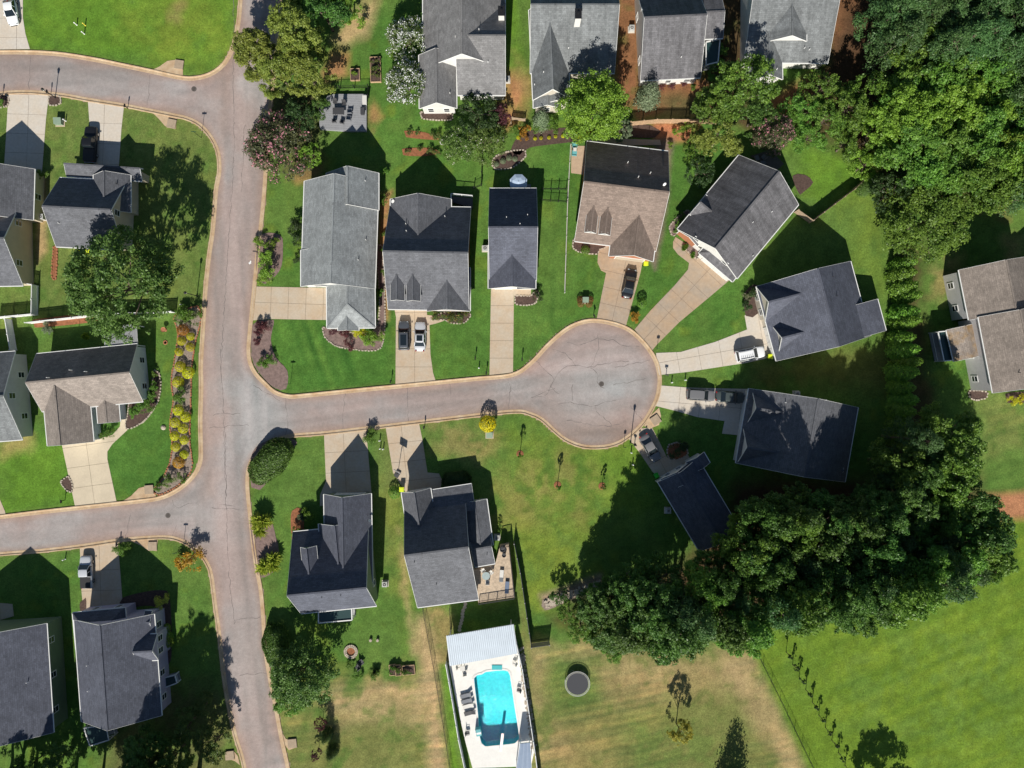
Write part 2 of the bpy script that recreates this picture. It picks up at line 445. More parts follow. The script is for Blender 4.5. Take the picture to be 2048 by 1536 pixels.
# (kind, polygon px, colour, feather m, strength, noise bite 0..1)
PAINT = [
 # whole lots
 ([(40,-60),(480,-60),(470,90),(430,140),(60,100)], BRI, 2, .8, .3),
 ([(330,20),(430,10),(450,110),(300,100),(250,40)], YEL, 4, .8, .6),
 ([(80,190),(440,190),(440,420),(400,620),(0,640),(0,190)], OLIVE, 3, .5, .6),
 ([(0,860),(400,780),(390,960),(0,1030)], LUSH, 2, .8, .2),
 ([(0,890),(130,880),(150,1000),(0,1040)], BRI, 2, .8, .3),
 ([(30,870),(60,870),(66,900),(0,915),(0,880)], DRY, 1.2, .7, .5),
 ([(520,640),(780,640),(780,780),(520,800)], LUSH, 1, .95, .15),
 ([(860,560),(1160,560),(1190,640),(1020,750),(860,760)], LUSH, 3, .6, .4),
 ([(1010,420),(1140,420),(1130,600),(1060,700),(1000,740)], MID, 3, .6, .4),
 ([(1070,290),(1140,290),(1130,390),(1060,400)], LUSH, 1, .7, .3),
 ([(1330,280),(1380,280),(1385,420),(1300,600),(1280,640),(1300,460)], LUSH, 1, .7, .3),
 ([(1600,290),(1780,300),(1780,620),(1500,650),(1500,480),(1640,420)], MID, 3, .7, .4),
 ([(1700,400),(1780,420),(1775,600),(1720,560)], YEL, 3, .5, .5),
 ([(1580,290),(1700,300),(1720,360),(1640,400),(1600,340)], BRI, 2, .8, .4),
 ([(490,870),(660,870),(660,1000),(600,1050),(520,1180),(500,1060)], MID, 2, .6, .4),
 ([(760,860),(800,860),(815,1000),(820,1180),(790,1200),(760,1100)], OLIVE, 2, .7, .5),
 ([(780,1000),(810,1000),(840,1220),(810,1400),(790,1200)], YEL, 2, .5, .6),
 ([(700,1150),(830,1190),(840,1330),(720,1350)], MID, 3, .6, .4),
 ([(855,840),(1000,838),(1010,900),(960,930),(870,900)], DRY, 1.5, .6, .6),
 ([(1000,830),(1290,880),(1290,1010),(1200,1090),(1100,1200),(1040,1200),(1000,1000)], YEL, 3, .55, .5),
 ([(1000,940),(1120,900),(1240,960),(1160,1030),(1010,1040)], DRY, 4, .42, .75),
 ([(1180,900),(1290,900),(1290,1000),(1230,1010)], BRI, 3, .6, .5),
 ([(1040,1080),(1150,1080),(1110,1200),(1060,1200)], YEL, 3, .8, .4),
 # dry back yards
 ([(560,1400),(700,1360),(870,1330),(900,1600),(560,1600)], DRY, 3, .45, .7),
 ([(640,1380),(860,1360),(840,1450),(660,1460)], STRAW, 1.5, .8, .5),
 ([(690,1440),(800,1430),(810,1600),(680,1600)], OLIVE, 3, .9, .5),
 ([(560,1400),(660,1440),(640,1600),(590,1600)], OLIVE, 2, .8, .4),
 ([(850,1210),(905,1210),(910,1330),(870,1330)], DRY, 1, .8, .6),
 ([(800,1060),(815,1180),(832,1300),(826,1310),(808,1200)], STRAW, .8, .75, .6),
 ([(832,1230),(852,1230),(885,1390),(898,1600),(868,1600),(846,1400)], STRAW, 1.2, .95, .3),
 ([(885,1360),(925,1560),(925,1600),(905,1600)], BRI, .5, .95, .2),
 ([(880,1330),(900,1330),(925,1480),(910,1480)], BRI, .5, .9, .2),
 ([(1030,1110),(1060,1280),(1080,1300),(1045,1300)], OLIVE, .6, .8, .4),
 ([(1060,1290),(1500,1300),(1640,1600),(1060,1600)], OLIVE, 1, 1, .3),
 ([(1070,1300),(1250,1290),(1480,1310),(1500,1380),(1240,1400),(1200,1340),(1100,1330),(1090,1420),(1120,1500),(1080,1540),(1065,1400)], STRAW, 2.5, .58, .55),
 ([(1220,1360),(1440,1330),(1440,1400),(1230,1430)], DRY, 2, .55, .6),
 ([(1500,1310),(1560,1420),(1620,1560),(1580,1560),(1480,1400),(1440,1320)], STRAW, 1.5, .65, .4),
 ([(1105,1310),(1180,1320),(1190,1400),(1120,1430),(1085,1380)], MID, 1.5, .8, .5),
 ([(1240,1430),(1420,1400),(1480,1560),(1260,1580)], MID, 4, .5, .8),
 ([(1110,1450),(1220,1440),(1240,1580),(1110,1580)], DRY, 3, .5, .6),
 # fields on the right
 ([(1500,1280),(1700,1210),(2048,1020),(2400,1000),(2400,1900),(1660,1900),(1620,1540)], FIELD, .8, 1, .2),
 ([(1600,1340),(1950,1220),(2048,1300),(2048,1480),(1800,1500)], MID, 6, .5, .9),
 ([(1930,770),(2300,770),(2300,1000),(1960,960)], MID, 2, .9, .4),
 ([(1960,790),(2050,800),(2050,900),(1980,900)], OLIVE, 2, .6, .7),
 ([(1960,990),(2300,960),(2300,1030),(2000,1040)], CLAY, .8, .95, .2),
 ([(1900,400),(2200,400),(2200,540),(2040,530),(1950,470)], MID, 2, .9, .4),
 ([(1960,400),(2000,400),(1998,432),(1970,430)], CLAY, 1.5, .5, .8),
 ([(2010,480),(2050,480),(2050,520),(2015,515)], DRY, 1.5, .7, .6),
 ([(1850,500),(1920,500),(1930,600),(1860,600)], DRY, 1.5, .7, .6),
 # bare soil and straw between the upper houses
 ([(725,0),(760,0),(735,70),(690,95),(665,80)], STRAW, 1, .85, .5),
 ([(665,105),(695,110),(690,150),(650,165),(645,145)], CLAY, .8, .75, .4),
 ([(1010,-40),(1024,-40),(1060,200),(1040,240),(1015,220)], BRI, 1, .8, .4),
 ([(1012,150),(1055,150),(1052,235),(1010,250)], CLAY, 1.5, .85, .4),
 ([(1018,100),(1030,100),(1060,160),(1056,210)], DRY, 1, .6, .6),
 ([(1228,-60),(1285,-60),(1285,250),(1228,200)], STRW2, 1, .95, .3),
 ([(1280,165),(1420,150),(1440,235),(1280,235)], STRW2, 1, .95, .3),
 ([(1320,195),(1390,190),(1395,235),(1320,235)], (0.06,0.08,.03), 1, .7, .6),
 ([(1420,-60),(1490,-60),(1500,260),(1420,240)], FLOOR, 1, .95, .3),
 ([(1660,-60),(1760,-60),(1740,160),(1560,240),(1530,200),(1660,130)], STRW2, 1, .95, .3),
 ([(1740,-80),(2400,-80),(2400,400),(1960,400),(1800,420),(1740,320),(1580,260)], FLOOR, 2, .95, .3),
 ([(1300,245),(1400,245),(1400,285),(1310,280)], (0.36,0.15,0.08), .6, .95, .2),
 ([(1310,280),(1345,280),(1335,420),(1310,540),(1302,520),(1328,400)], (0.20,0.14,0.12), .5, .9, .3),
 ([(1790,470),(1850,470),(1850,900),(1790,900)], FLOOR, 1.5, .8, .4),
 ([(1500,720),(1790,680),(1790,780),(1490,775)], (0.10,0.11,0.03), 2, .8, .5),
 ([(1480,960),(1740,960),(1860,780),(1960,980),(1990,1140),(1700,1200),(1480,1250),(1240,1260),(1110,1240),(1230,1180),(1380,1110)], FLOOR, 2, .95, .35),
 ([(1330,860),(1480,860),(1480,930),(1420,940)], LUSH, 2, .8, .3),
 # foundations / narrow strips of soil beside houses
 ([(760,390),(785,380),(775,640),(762,640)], CLAY, .5, .75, .4),
 ([(80,345),(95,345),(92,500),(72,530)], (0.36,0.25,0.13), .5, .8, .4),
 ([(640,340),(630,370),(575,362),(580,345)], CLAY, .8, .5, .6),
 ([(590,250),(640,250),(640,345),(560,345)], (0.12,0.08,0.045), 1.5, .7, .5),
 ([(735,245),(745,200),(760,235),(745,262)], CLAY, .8, .6, .6),
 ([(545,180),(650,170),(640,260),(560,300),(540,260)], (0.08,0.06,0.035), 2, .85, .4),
 ([(330,1380),(470,1360),(480,1600),(200,1600),(220,1480)], (0.13,0.12,0.05), 2, .7, .5),
 ([(355,10),(365,5),(355,40),(340,35)], DRY, 1, .7, .6),
 ([(1080,1190),(1200,1150),(1210,1180),(1090,1215)], (0.28,0.20,0.15), .6, .9, .2),
]
STRIPES = [  # polygon px, direction px, period m, amplitude
 ([(520,640),(780,640),(780,780),(520,800)], (0.35,1), 2.6, .26),
 ([(1070,1290),(1500,1300),(1640,1600),(1060,1600)], (1,-.2), 1.2, .24),
 ([(560,1360),(880,1330),(900,1600),(560,1600)], (1,-.12), 1.2, .22),
 ([(1500,1280),(2400,900),(2400,1900),(1600,1900)], (1,-.42), 2.4, .12),
 ([(1020,400),(1140,400),(1130,640),(1020,700)], (-.02,1), 1.4, .13),
 ([(1290,640),(1500,480),(1500,640),(1330,720)], (1,-.9), 1.6, .10),
 ([(440,180),(300,190),(380,640),(440,500)], (0.05,1), 1.8, .10),
 ([(1650,390),(1790,390),(1790,640),(1650,600)], (.1,1), 1.6, .10),
 ([(500,870),(660,870),(620,1180),(520,1180)], (1,.05), 1.5, .08),
 ([(1940,800),(2300,800),(2300,1000),(1960,980)], (1,-.3), 1.8, .12),
 ([(1000,830),(1290,880),(1290,1010),(1040,1200)], (1,-.25), 1.7, .09),
]
def ground_col(P):
    n = len(P)
    a = vnoise(P, 0.07, 1, 4); b = vnoise(P, 0.35, 9, 3); e = vnoise(P, 0.9, 21, 2)
    t = np.clip((a * .6 + b * .4 - .35) / .3, 0, 1)[:, None]
    C = np.array(MID) * (1 - t) + np.array(LUSH) * t
    t2 = np.clip((b - .58) / .2, 0, 1)[:, None] * .5
    C = C * (1 - t2) + np.array(YEL) * t2
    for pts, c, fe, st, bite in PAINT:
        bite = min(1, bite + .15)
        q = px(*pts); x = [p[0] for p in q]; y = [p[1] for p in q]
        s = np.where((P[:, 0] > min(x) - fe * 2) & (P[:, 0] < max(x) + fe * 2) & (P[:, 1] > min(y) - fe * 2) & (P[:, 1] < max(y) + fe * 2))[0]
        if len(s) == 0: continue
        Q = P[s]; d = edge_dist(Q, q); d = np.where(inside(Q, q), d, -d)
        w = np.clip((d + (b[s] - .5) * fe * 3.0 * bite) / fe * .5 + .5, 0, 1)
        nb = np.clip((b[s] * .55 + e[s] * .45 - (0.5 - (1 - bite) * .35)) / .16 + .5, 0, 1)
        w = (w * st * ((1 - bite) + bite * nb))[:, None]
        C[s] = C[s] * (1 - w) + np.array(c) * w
    for pts, dr, per, am in STRIPES:
        q = px(*pts); ins = inside(P, q); s = np.where(ins)[0]
        if len(s) == 0: continue
        Q = P[s]; d = np.array([dr[0], -dr[1]]); d = d / np.linalg.norm(d); nrm = np.array([-d[1], d[0]])
        ph = (Q @ nrm) + (a[s] - .5) * 1.5
        w = np.sin(2 * np.pi * ph / per) * .45 + np.sin(2 * np.pi * ph / (per * 2.7) + 1.3) * .3 + (vnoise(np.stack([Q @ d * .06, Q @ nrm * 1.1], 1), 1.0, 33, 2) - .5) * 2.2
        w *= np.clip(vnoise(Q, .09, 77, 2) * 2.4 - .6, 0, 1)
        C[s] *= (1 + am * w)[:, None]
        C[s, 0] *= (1 + am * .5 * w)
    rd = edge_dist(P, ROAD_POLY)
    w = np.clip(1 - rd / 0.9, 0, 1)[:, None] * .25
    C = C * (1 - w) + np.array(DRY) * w
    f = vnoise(P, 1.1, 55, 2); C = C * (0.78 + .44 * f[:, None])
    t3 = np.clip((vnoise(P, .22, 91, 3) - .52) / .12, 0, 1)[:, None] * np.array([.16, .10, .10])
    C = C * (1 + t3)
    return np.clip(C * (0.88 + .24 * e[:, None]), 0.005, 1)

GRASS = attr_mat('lawn_grass', (1.5, 7.0), (0.16, 0.36), 0.95, 0.9, 0.1)
gm = grid_mesh('ground', grid_axis(-88, 88, 0.42, 600), grid_axis(-66, 66, 0.42, 600), 0.0, ground_col)
POOL_HOLE = px((940,1346),(966,1338),(1022,1334),(1046,1482),(1030,1494),(956,1498))
def open_hole(me, poly):
    bm_ = bmesh.new(); bm_.from_mesh(me)
    cen = np.array([f.calc_center_median()[:2] for f in bm_.faces]); ins = inside(cen, poly)
    bm_.faces.ensure_lookup_table()
    bmesh.ops.delete(bm_, geom=[bm_.faces[i] for i in np.where(ins)[0]], context='FACES')
    bm_.to_mesh(me); bm_.free()
open_hole(gm, POOL_HOLE)
link('ground', gm, GRASS, kind='structure')

# ---- asphalt
ASPH = attr_mat('asphalt', (0.9, 7.0), (0.08, 0.13), 0.85, 0.3, 0.25)
GREYR = np.array((0.335, 0.306, 0.294)); PINKR = np.array((0.335, 0.272, 0.250)); DARKR = np.array((0.24, 0.205, 0.190)); LGREY = np.array((0.355, 0.350, 0.345))
RUSTR = np.array((0.30, 0.195, 0.145))
ROADZ = [ # polygon px, colour, feather, strength
 ([(485,720),(560,790),(560,880),(500,940),(470,860)], LGREY, 1.5, .8),
 ([(-20,100),(250,130),(300,160),(0,150)], DARKR, 2.5, .6),
 ([(410,400),(520,400),(500,720),(400,720)], PINKR, 4, .8),
 ([(440,960),(500,960),(580,1560),(490,1560)], PINKR, 3, .6),
 ([(1030,640),(1330,640),(1330,760),(1200,720),(1080,760)], PINKR, 4, .8),
 ([(1070,830),(1320,830),(1300,900),(1100,900)], RUSTR * .9, 3, .55),
 ([(1200,770),(1240,765),(1252,780),(1245,795),(1225,797)], LGREY, .6, .9),
 ([(1130,740),(1280,720),(1290,790),(1150,800)], LGREY, 4, .6),
 ([(800,770),(950,760),(950,800),(800,810)], DARKR, 3, .3),
 ([(280,1010),(400,960),(400,1060),(300,1070)], LGREY, 3, .5),
 ([(405,640),(425,640),(425,990),(408,990)], RUSTR, 2, .5),
 ([(440,0),(480,0),(470,120),(452,220),(440,380),(430,380),(445,200)], RUSTR, 1.2, .35),
]
def road_col(P):
    a = vnoise(P, .16, 3, 4); b = vnoise(P, .6, 8, 3)
    t = np.clip((a - .35) / .3, 0, 1)[:, None]
    C = GREYR * (1 - t) + PINKR * t
    for pts, c, fe, st in ROADZ:
        q = px(*pts); d = edge_dist(P, q); d = np.where(inside(P, q), d, -d)
        w = (np.clip((d + (b - .5) * fe) / fe * .5 + .5, 0, 1) * st)[:, None]
        C = C * (1 - w) + np.array(c) * w
    d = np.full(len(P), 1e9)
    for k in KL: d = np.minimum(d, edge_dist(P, KL[k][::2], False))
    w = np.clip(1.1 - (d - .25) / (0.4 + 1.5 * a), 0, 1)[:, None] * .62
    C = C * (1 - w) + RUSTR * w
    # lengthwise wear bands along the main road and the side street
    xm = (P[:, 0] < W(535, 0).x) & (P[:, 0] > W(392, 0).x)
    S_ = np.stack([P[:, 0] + P[:, 1] * .075, P[:, 1] * .05], 1); T_ = np.stack([P[:, 0] * .05, P[:, 1] - P[:, 0] * .10], 1)
    bn = np.where(xm, vnoise(S_, .75, 61, 3), vnoise(T_, .75, 62, 3)) - .5
    C = C * (1 + .42 * bn)[:, None]; C[:, 0] *= 1 + .10 * bn
    # wheel tracks: slightly darker band a third of the way in
    w = np.exp(-((d - 2.3) / .8) ** 2)[:, None] * .10
    return np.clip(C * (1 - w) * (.9 + .2 * b[:, None]), .01, 1)
rx = np.arange(-118, 28, 0.40); ry = np.arange(-92, 86, 0.40)
road_me = grid_mesh('road', rx, ry, 0.012, road_col, lambda P: inside(P, ROAD_POLY))
ROAD = link('road', road_me, ASPH, kind='structure')

# cracks and seams in the asphalt, thin tar-dark strips
CRACKS = [
 [(468,0),(466,180),(468,300),(458,470),(447,640),(441,760)],[(425,830),(480,826)],[(420,855),(500,850)],[(441,700),(448,850),(452,1000)],
 [(300,150),(298,190),(293,215)],[(60,110),(58,185)],[(490,250),(486,300),(484,384)],[(425,1015),(480,1018)],[(450,860),(455,1100),(470,1250)],
 [(1061,795),(1090,790),(1108,760),(1125,738),(1150,730),(1180,735),(1205,728),(1260,722)],[(1108,760),(1095,745),(1075,725),(1060,715)],[(1108,760),(1100,770),(1118,790)],
 [(1180,735),(1190,715),(1198,690),(1196,672)],[(1150,730),(1140,715),(1130,705),(1105,700)],[(1180,735),(1193,745),(1196,768),(1210,775)],[(1196,675),(1160,690),(1135,685)],
 [(1198,680),(1225,680),(1240,690),(1280,692)],[(1061,795),(1100,780),(1110,775)],[(1115,808),(1140,805),(1165,810),(1190,812),(1205,805),(1240,800)],
 [(1144,768),(1145,800)],[(1190,812),(1200,830),(1225,850)],[(1135,840),(1160,845),(1195,852),(1240,850)],[(1260,810),(1285,840)],[(1230,735),(1265,728),(1300,722)],[(1225,770),(1255,765),(1290,758)],
 [(815,775),(818,845)],[(900,765),(903,790)],[(690,785),(685,860)],[(570,795),(575,850),(570,870)],[(250,1085),(262,1030)],[(345,1075),(353,1050)],[(440,1010),(470,1012)],[(505,770),(560,800)],
 [(1016,757),(1020,780),(1018,820)],[(345,1000),(355,1015),(385,1005)],[(480,1350),(540,1345)],[(470,1240),(520,1235)],
]
ck = MB(); rr = random.Random(3)
for pl in CRACKS:
    q = smooth_line(px(*pl), 0.6)
    off = [Vector((rr.uniform(-.16, .16), rr.uniform(-.16, .16), 0)) for _ in q]
    q = [a + b for a, b in zip(q, off)]
    for i in range(len(q) - 1):
        d = (q[i + 1] - q[i]).normalized(); nn = Vector((-d.y, d.x, 0)) * rr.uniform(.012, .045)
        z = Vector((0, 0, 0.017))
        ck.add([q[i] - nn + z, q[i + 1] - nn + z, q[i + 1] + nn + z, q[i] + nn + z], [(0, 1, 2, 3)])
ck.build('tar_cracks', M('tar', (0.15, 0.13, 0.122), .8, .2), ROAD, kind='stuff')

# ---- kerbs: rolled concrete along each road edge
def kerb(pts, side, name='kerb'):
    prof = [(-.42, .014), (-.40, .030), (0.0, .034), (.07, .11), (.16, .135), (.27, .130), (.30, -.02)]
    mb = MB(); n = len(pts); vs = []
    for i, p in enumerate(pts):
        d = (pts[min(i + 1, n - 1)] - pts[max(i - 1, 0)]).normalized(); nr = Vector((-d.y, d.x, 0)) * side
        for o, z in prof: vs.append(p + nr * o + Vector((0, 0, z)))
    m = len(prof); fs = []
    for i in range(n - 1):
        for k in range(m - 1): fs.append((i * m + k, (i + 1) * m + k, (i + 1) * m + k + 1, i * m + k + 1))
    mb.add(vs, fs); return mb.build(name, KERBM, None, kind='structure')
kerb(KL['E'], 1); kerb(KL['NW'], -1); kerb(KL['W'], -1); kerb(KL['SW'], -1)

# ---- concrete slabs: a driveway is cut into panels by its joints, each panel a part
def clip(poly, a, nrm):
    out = []; n = len(poly)
    for i in range(n):
        p, q = poly[i], poly[(i + 1) % n]
        dp = (p - a).dot(nrm); dq = (q - a).dot(nrm)
        if dp >= 0: out.append(p)
        if dp * dq < 0: out.append(p + (q - p) * (dp / (dp - dq)))
    return out
def area(p): return abs(sum(p[i].x * p[(i + 1) % len(p)].y - p[(i + 1) % len(p)].x * p[i].y for i in range(len(p)))) / 2
def driveway(pts, org, ang, us, vs_, mat, label, z=0.15, name='driveway', base=None, top=0.042):
    """us / vs_: joint positions (m) along the axis at angle ang (image degrees) and across it, from org px"""
    poly = px(*pts); o = W(*org); c = sum(poly, Vector()) / len(poly)
    th = thing(name, (c.x, c.y, 0), None, None, worldly=True); tag(th, kind='structure')
    a = math.radians(ang); u = Vector((math.cos(a), -math.sin(a), 0)); v = Vector((u.y, -u.x, 0))
    g = 0.022; U = [-99] + us + [99]; V = [-99] + vs_ + [99]
    for i in range(len(U) - 1):
        s = clip(clip(poly, o + u * (U[i] + g), u), o + u * (U[i + 1] - g), -u)
        if len(s) < 3: continue
        for j in range(len(V) - 1):
            r = clip(clip(s, o + v * (V[j] + g), v), o + v * (V[j + 1] - g), -v)
            if len(r) < 3 or area(r) < .3: continue
            q = [r[0]]
            for p in r[1:]:
                if (p - q[-1]).length > .01: q.append(p)
            if (q[0] - q[-1]).length < .01: q.pop()
            if len(q) < 3: continue
            MB().prism([(p.x, p.y) for p in q], -.05, top + RND.uniform(-.004, .004)).build('slab', mat, th)
    MB().prism([(p.x, p.y) for p in poly], -.06, top - .025).build('joint_filler', JOINT, th)
    return th
JOINT = M('joint', (0.16, 0.12, 0.09), .95, .2)
rng = lambda a, b, s: [a + s * i for i in range(int((b - a) / s) + 1)]
driveway([(-60,-60),(46,-60),(46,35),(51,67),(60,98),(-60,100)], (60,98), -90, rng(1.9,20,3.2), [-2.2], CONCW, '')
driveway([(17,189),(98,190),(92,240),(84,346),(8,342),(13,262)], (17,189), 92, rng(3.2,16,3.2), [-3.4], CONCW, '')
driveway([(176,202),(248,214),(243,258),(238,332),(188,334),(180,258),(178,230)], (176,202), 92, rng(3.6,16,3.4), [-2.8], CONCW, '')
driveway([(508,573),(652,576),(653,640),(545,638),(502,641)], (508,573), 2, rng(2.9,12,2.9), [2.6], CONC, '')
driveway([(789,618),(854,619),(854,630),(890,634),(887,642),(872,647),(859,650),(861,709),(866,745),(872,764),(791,771),(792,634)], (792,770), -90, rng(3.0,13,3.0), [3.1], CONC, '')
driveway([(982,574),(1028,574),(1026,745),(979,750)], (1004,750), -90, rng(2.8,16,2.9), [], CONC, '')
driveway([(1199,490),(1218,491),(1217,511),(1286,520),(1281,545),(1251,655),(1193,640),(1212,546),(1202,541),(1195,525),(1196,505)], (1194,636), -77, rng(2.6,14,2.7), [2.55], CONCR, '')
driveway([(1351,474),(1346,484),(1346,496),(1356,509),(1378,526),(1376,539),(1349,571),(1301,621),(1269,659),(1280,672),(1303,702),(1314,689),(1359,644),(1419,594),(1458,561),(1410,515),(1374,489)], (1285,680), -47, rng(3.2,26,3.1), [0.1], CONCR, '')
driveway([(1312,706),(1361,704),(1430,684),(1494,659),(1489,631),(1514,624),(1540,636),(1550,706),(1536,716),(1491,726),(1374,744),(1318,750)], (1315,725), -10, rng(3.4,18,3.6), [0.1], CONCW, '')
driveway([(1322,771),(1374,775),(1496,778),(1488,815),(1481,850),(1474,870),(1444,867),(1449,842),(1394,834),(1356,823),(1312,812)], (1318,795), 5, rng(3.4,16,3.4), [0.6], CONCW, '')
driveway([(1258,878),(1279,857),(1304,855),(1321,888),(1334,915),(1376,910),(1384,925),(1325,960),(1306,945),(1281,908)], (1270,868), 62, rng(2.8,12,2.8), [-1.6], CONC, '')
driveway([(648,867),(732,856),(735,890),(745,1010),(652,1012),(652,960)], (648,867), 87, rng(3.2,12,3.4), [-3.2], CONC, '')
driveway([(771,852),(838,846),(845,880),(855,945),(878,947),(884,960),(880,985),(815,990),(786,945)], (771,852), 84, rng(3.0,12,3.2), [-2.6], CONC, '')
driveway([(123,885),(151,1016),(234,1006),(215,918),(215,903),(225,888),(255,860),(256,828),(243,828),(240,853),(225,870),(187,880)], (151,1010), -98, rng(2.8,12,3.4), [3.2], M('buff_concrete', (.54,.46,.34), .85, .08, .5, bump=.1), '')
driveway([(160,1095),(236,1085),(242,1160),(247,1230),(168,1232),(163,1180)], (160,1098), 88, rng(3.6,12,3.4), [-3.2], CONC, '')
driveway([(-60,980),(-10,975),(10,1022),(12,1030),(-60,1038)], (0,1030), -90, [], [], CONC, '')
# front walks
def slab_patch(name, pts, mat, z=.04, kind='structure'):
    return MB().prism([(p.x, p.y) for p in px(*pts)], -.05, z).build(name, mat, kind=kind)
slab_patch('concrete_path', [(1028,577),(1062,577),(1062,592),(1028,592)], CONC)
slab_patch('concrete_path', [(1384,700),(1384,700.1),(1385,700)], CONC) if False else None
slab_patch('concrete_path', [(640,990),(652,962),(652,1010),(640,1012)], CONC, .036)
slab_patch('entry_pad', [(0,1206),(25,1208),(28,1232),(0,1240)], CONC)

# ---- planting beds
def bed(pts, mat, name='planting_bed', z=.05, edge=None, closed=True):
    L = smooth_line(px(*pts), .8, True)
    b = MB().prism([(p.x, p.y) for p in L], -.04, z).build(name, mat, kind='structure')
    if edge:
        mb = MB(); r = random.Random(len(L)); acc = 0
        for i in range(len(L)):
            a, c = L[i], L[(i + 1) % len(L)]; d = c - a; k = max(1, int(d.length / .38))
            for j in range(k):
                p = a + d * ((j + .5) / k)
                mb.box((p.x + r.uniform(-.04, .04), p.y + r.uniform(-.04, .04), .06), (.33 * r.uniform(.8, 1.15), .22 * r.uniform(.8, 1.2), .16 * r.uniform(.8, 1.3)), math.atan2(d.y, d.x) + r.uniform(-.3, .3))
        mb.build('edging_stones', edge, b, kind='stuff')
    return b
bed([(505,650),(530,640),(548,640),(542,680),(552,715),(575,742),(572,778),(548,775),(520,747),(504,715)], MULCHP)
bed([(645,655),(648,672),(668,690),(700,698),(755,700),(768,672),(770,600),(764,490),(752,490),(752,655)], MULCHP, edge=STONE)
bed([(348,634),(372,620),(396,612),(402,640),(390,690),(384,740),(382,800),(380,880),(384,938),(352,974),(318,990),(304,984),(322,962),(340,925),(345,885),(340,850),(347,800),(343,760),(352,705),(356,662)], GRAVEL, edge=BRICK)
bed([(252,858),(256,830),(262,800),(300,780),(308,740),(318,745),(322,780),(310,815),(285,845)], MULCH, edge=STONE)
bed([(1146,478),(1180,483),(1215,493),(1198,500),(1196,508),(1165,506),(1146,496)], MULCH, edge=STONE)
bed([(1030,592),(1062,592),(1074,578),(1078,590),(1072,606),(1050,611),(1030,608)], MULCH, edge=STONE)
bed([(584,1022),(605,1018),(608,1060),(604,1180),(592,1190),(588,1120),(582,1060)], REDMULCH, edge=None)
bed([(502,1035),(540,1040),(552,1075),(558,1100),(550,1140),(520,1155),(510,1120)], MULCHP)
bed([(505,905),(545,878),(590,880),(585,900),(520,980),(503,975)], MULCHP)
bed([(518,475),(560,470),(566,500),(560,540),(530,568),(514,560)], MULCHP)
bed([(860,640),(886,625),(938,622),(942,632),(930,645),(905,647),(890,640)], MULCH, edge=STONE)
bed([(122,962),(137,952),(146,972),(144,985),(132,980)], MULCH, edge=STONE)
bed([(98,192),(122,194),(122,208),(98,210)], MULCH, edge=STONE)
bed([(-20,195),(14,190),(16,212),(-20,214)], MULCH, edge=STONE)
bed([(1050,265),(1140,255),(1300,250),(1310,275),(1200,272),(1150,283),(1060,295),(1040,310),(1022,300)], MULCH)
bed([(985,318),(1010,305),(1050,300),(1052,312),(1025,335),(990,338)], MULCH, edge=STONE)
bed([(1585,352),(1610,350),(1626,365),(1612,380),(1600,390)], MULCH)
bed([(1338,455),(1360,430),(1374,420),(1385,425),(1352,470),(1344,472)], MULCHP, edge=STONE)
bed([(1366,492),(1376,485),(1400,505),(1402,515),(1392,518),(1374,502)], MULCHP, edge=STONE)
bed([(1490,585),(1515,570),(1518,625),(1492,632)], MULCH)
bed([(1336,890),(1350,885),(1372,890),(1376,908),(1352,920),(1336,915)], REDMULCH, edge=STONE)
bed([(1936,782),(1975,784),(1972,796),(1945,800)], MULCH, edge=STONE)
bed([(2010,788),(2060,784),(2060,802),(2015,806)], MULCH)
bed([(808,262),(850,265),(880,278),(870,280),(812,274)], REDMULCH)
bed([(804,298),(860,296),(880,305),(850,312),(806,310)], REDMULCH)
bed([(1085,1200),(1120,1192),(1140,1190),(1190,1170),(1186,1176),(1130,1205),(1090,1220)], GRAVEL)
bed([(840,225),(905,228),(905,240),(845,238)], MULCH, edge=STONE)
bed([(115,495),(112,560),(104,558),(108,492)], REDMULCH, edge=BRICK)
bed([(65,640),(210,625),(212,640),(70,655)], REDMULCH)
bed([(160,1205),(172,1195),(172,1225),(162,1225)], MULCH)
bed([(246,1195),(320,1180),(340,1200),(342,1320),(322,1330),(318,1220),(250,1215)], MULCH)
# ------------------------------------------------------------------ houses
ROOFS = {
 'lightgrey': roof_mat('light_grey_shingle', (0.245, 0.262, 0.268), .14, .06),
 'grey': roof_mat('grey_shingle', (0.180, 0.178, 0.180), .16, .10),
 'midgrey': roof_mat('mid_grey_shingle', (0.112, 0.116, 0.130), .14, .10),
 'dark': roof_mat('charcoal_shingle', (0.088, 0.095, 0.122), .10, .10),
 'stained': roof_mat('stained_grey_shingle', (0.118, 0.116, 0.124), .45, .08),
 'slate': roof_mat('slate_grey_shingle', (0.155, 0.165, 0.170), .34, .08),
 'brown': roof_mat('brown_shingle', (0.205, 0.158, 0.132), .12, .18),
 'taupe': roof_mat('taupe_shingle', (0.25, 0.215, 0.19), .12, .10),
 'tan': roof_mat('tan_shingle', (0.215, 0.182, 0.158), .18, .10),
 'black': roof_mat('black_shingle', (0.055, 0.060, 0.080), .12, .10),
 'rusty': roof_mat('tan_shingle_mossy', (0.27, 0.23, 0.20), .14, .10, patch=(0.29, 0.19, 0.09, 1)),
}
SID = {
 'tan': siding_mat('tan_siding', (0.58, 0.50, 0.38)), 'white': siding_mat('white_siding', (0.68, 0.67, 0.64)),
 'grey': siding_mat('grey_siding', (0.55, 0.54, 0.55)), 'green': siding_mat('green_siding', (0.16, 0.22, 0.14)),
 'blue': siding_mat('blue_grey_siding', (0.60, 0.64, 0.68)), 'purple': siding_mat('mauve_siding', (0.42, 0.40, 0.54)),
 'cream': siding_mat('cream_siding', (0.55, 0.50, 0.42)), 'brick': BRICK,
}
DOORW = M('garage_door_white', (0.66, 0.65, 0.62), .5, .05, 1.0)
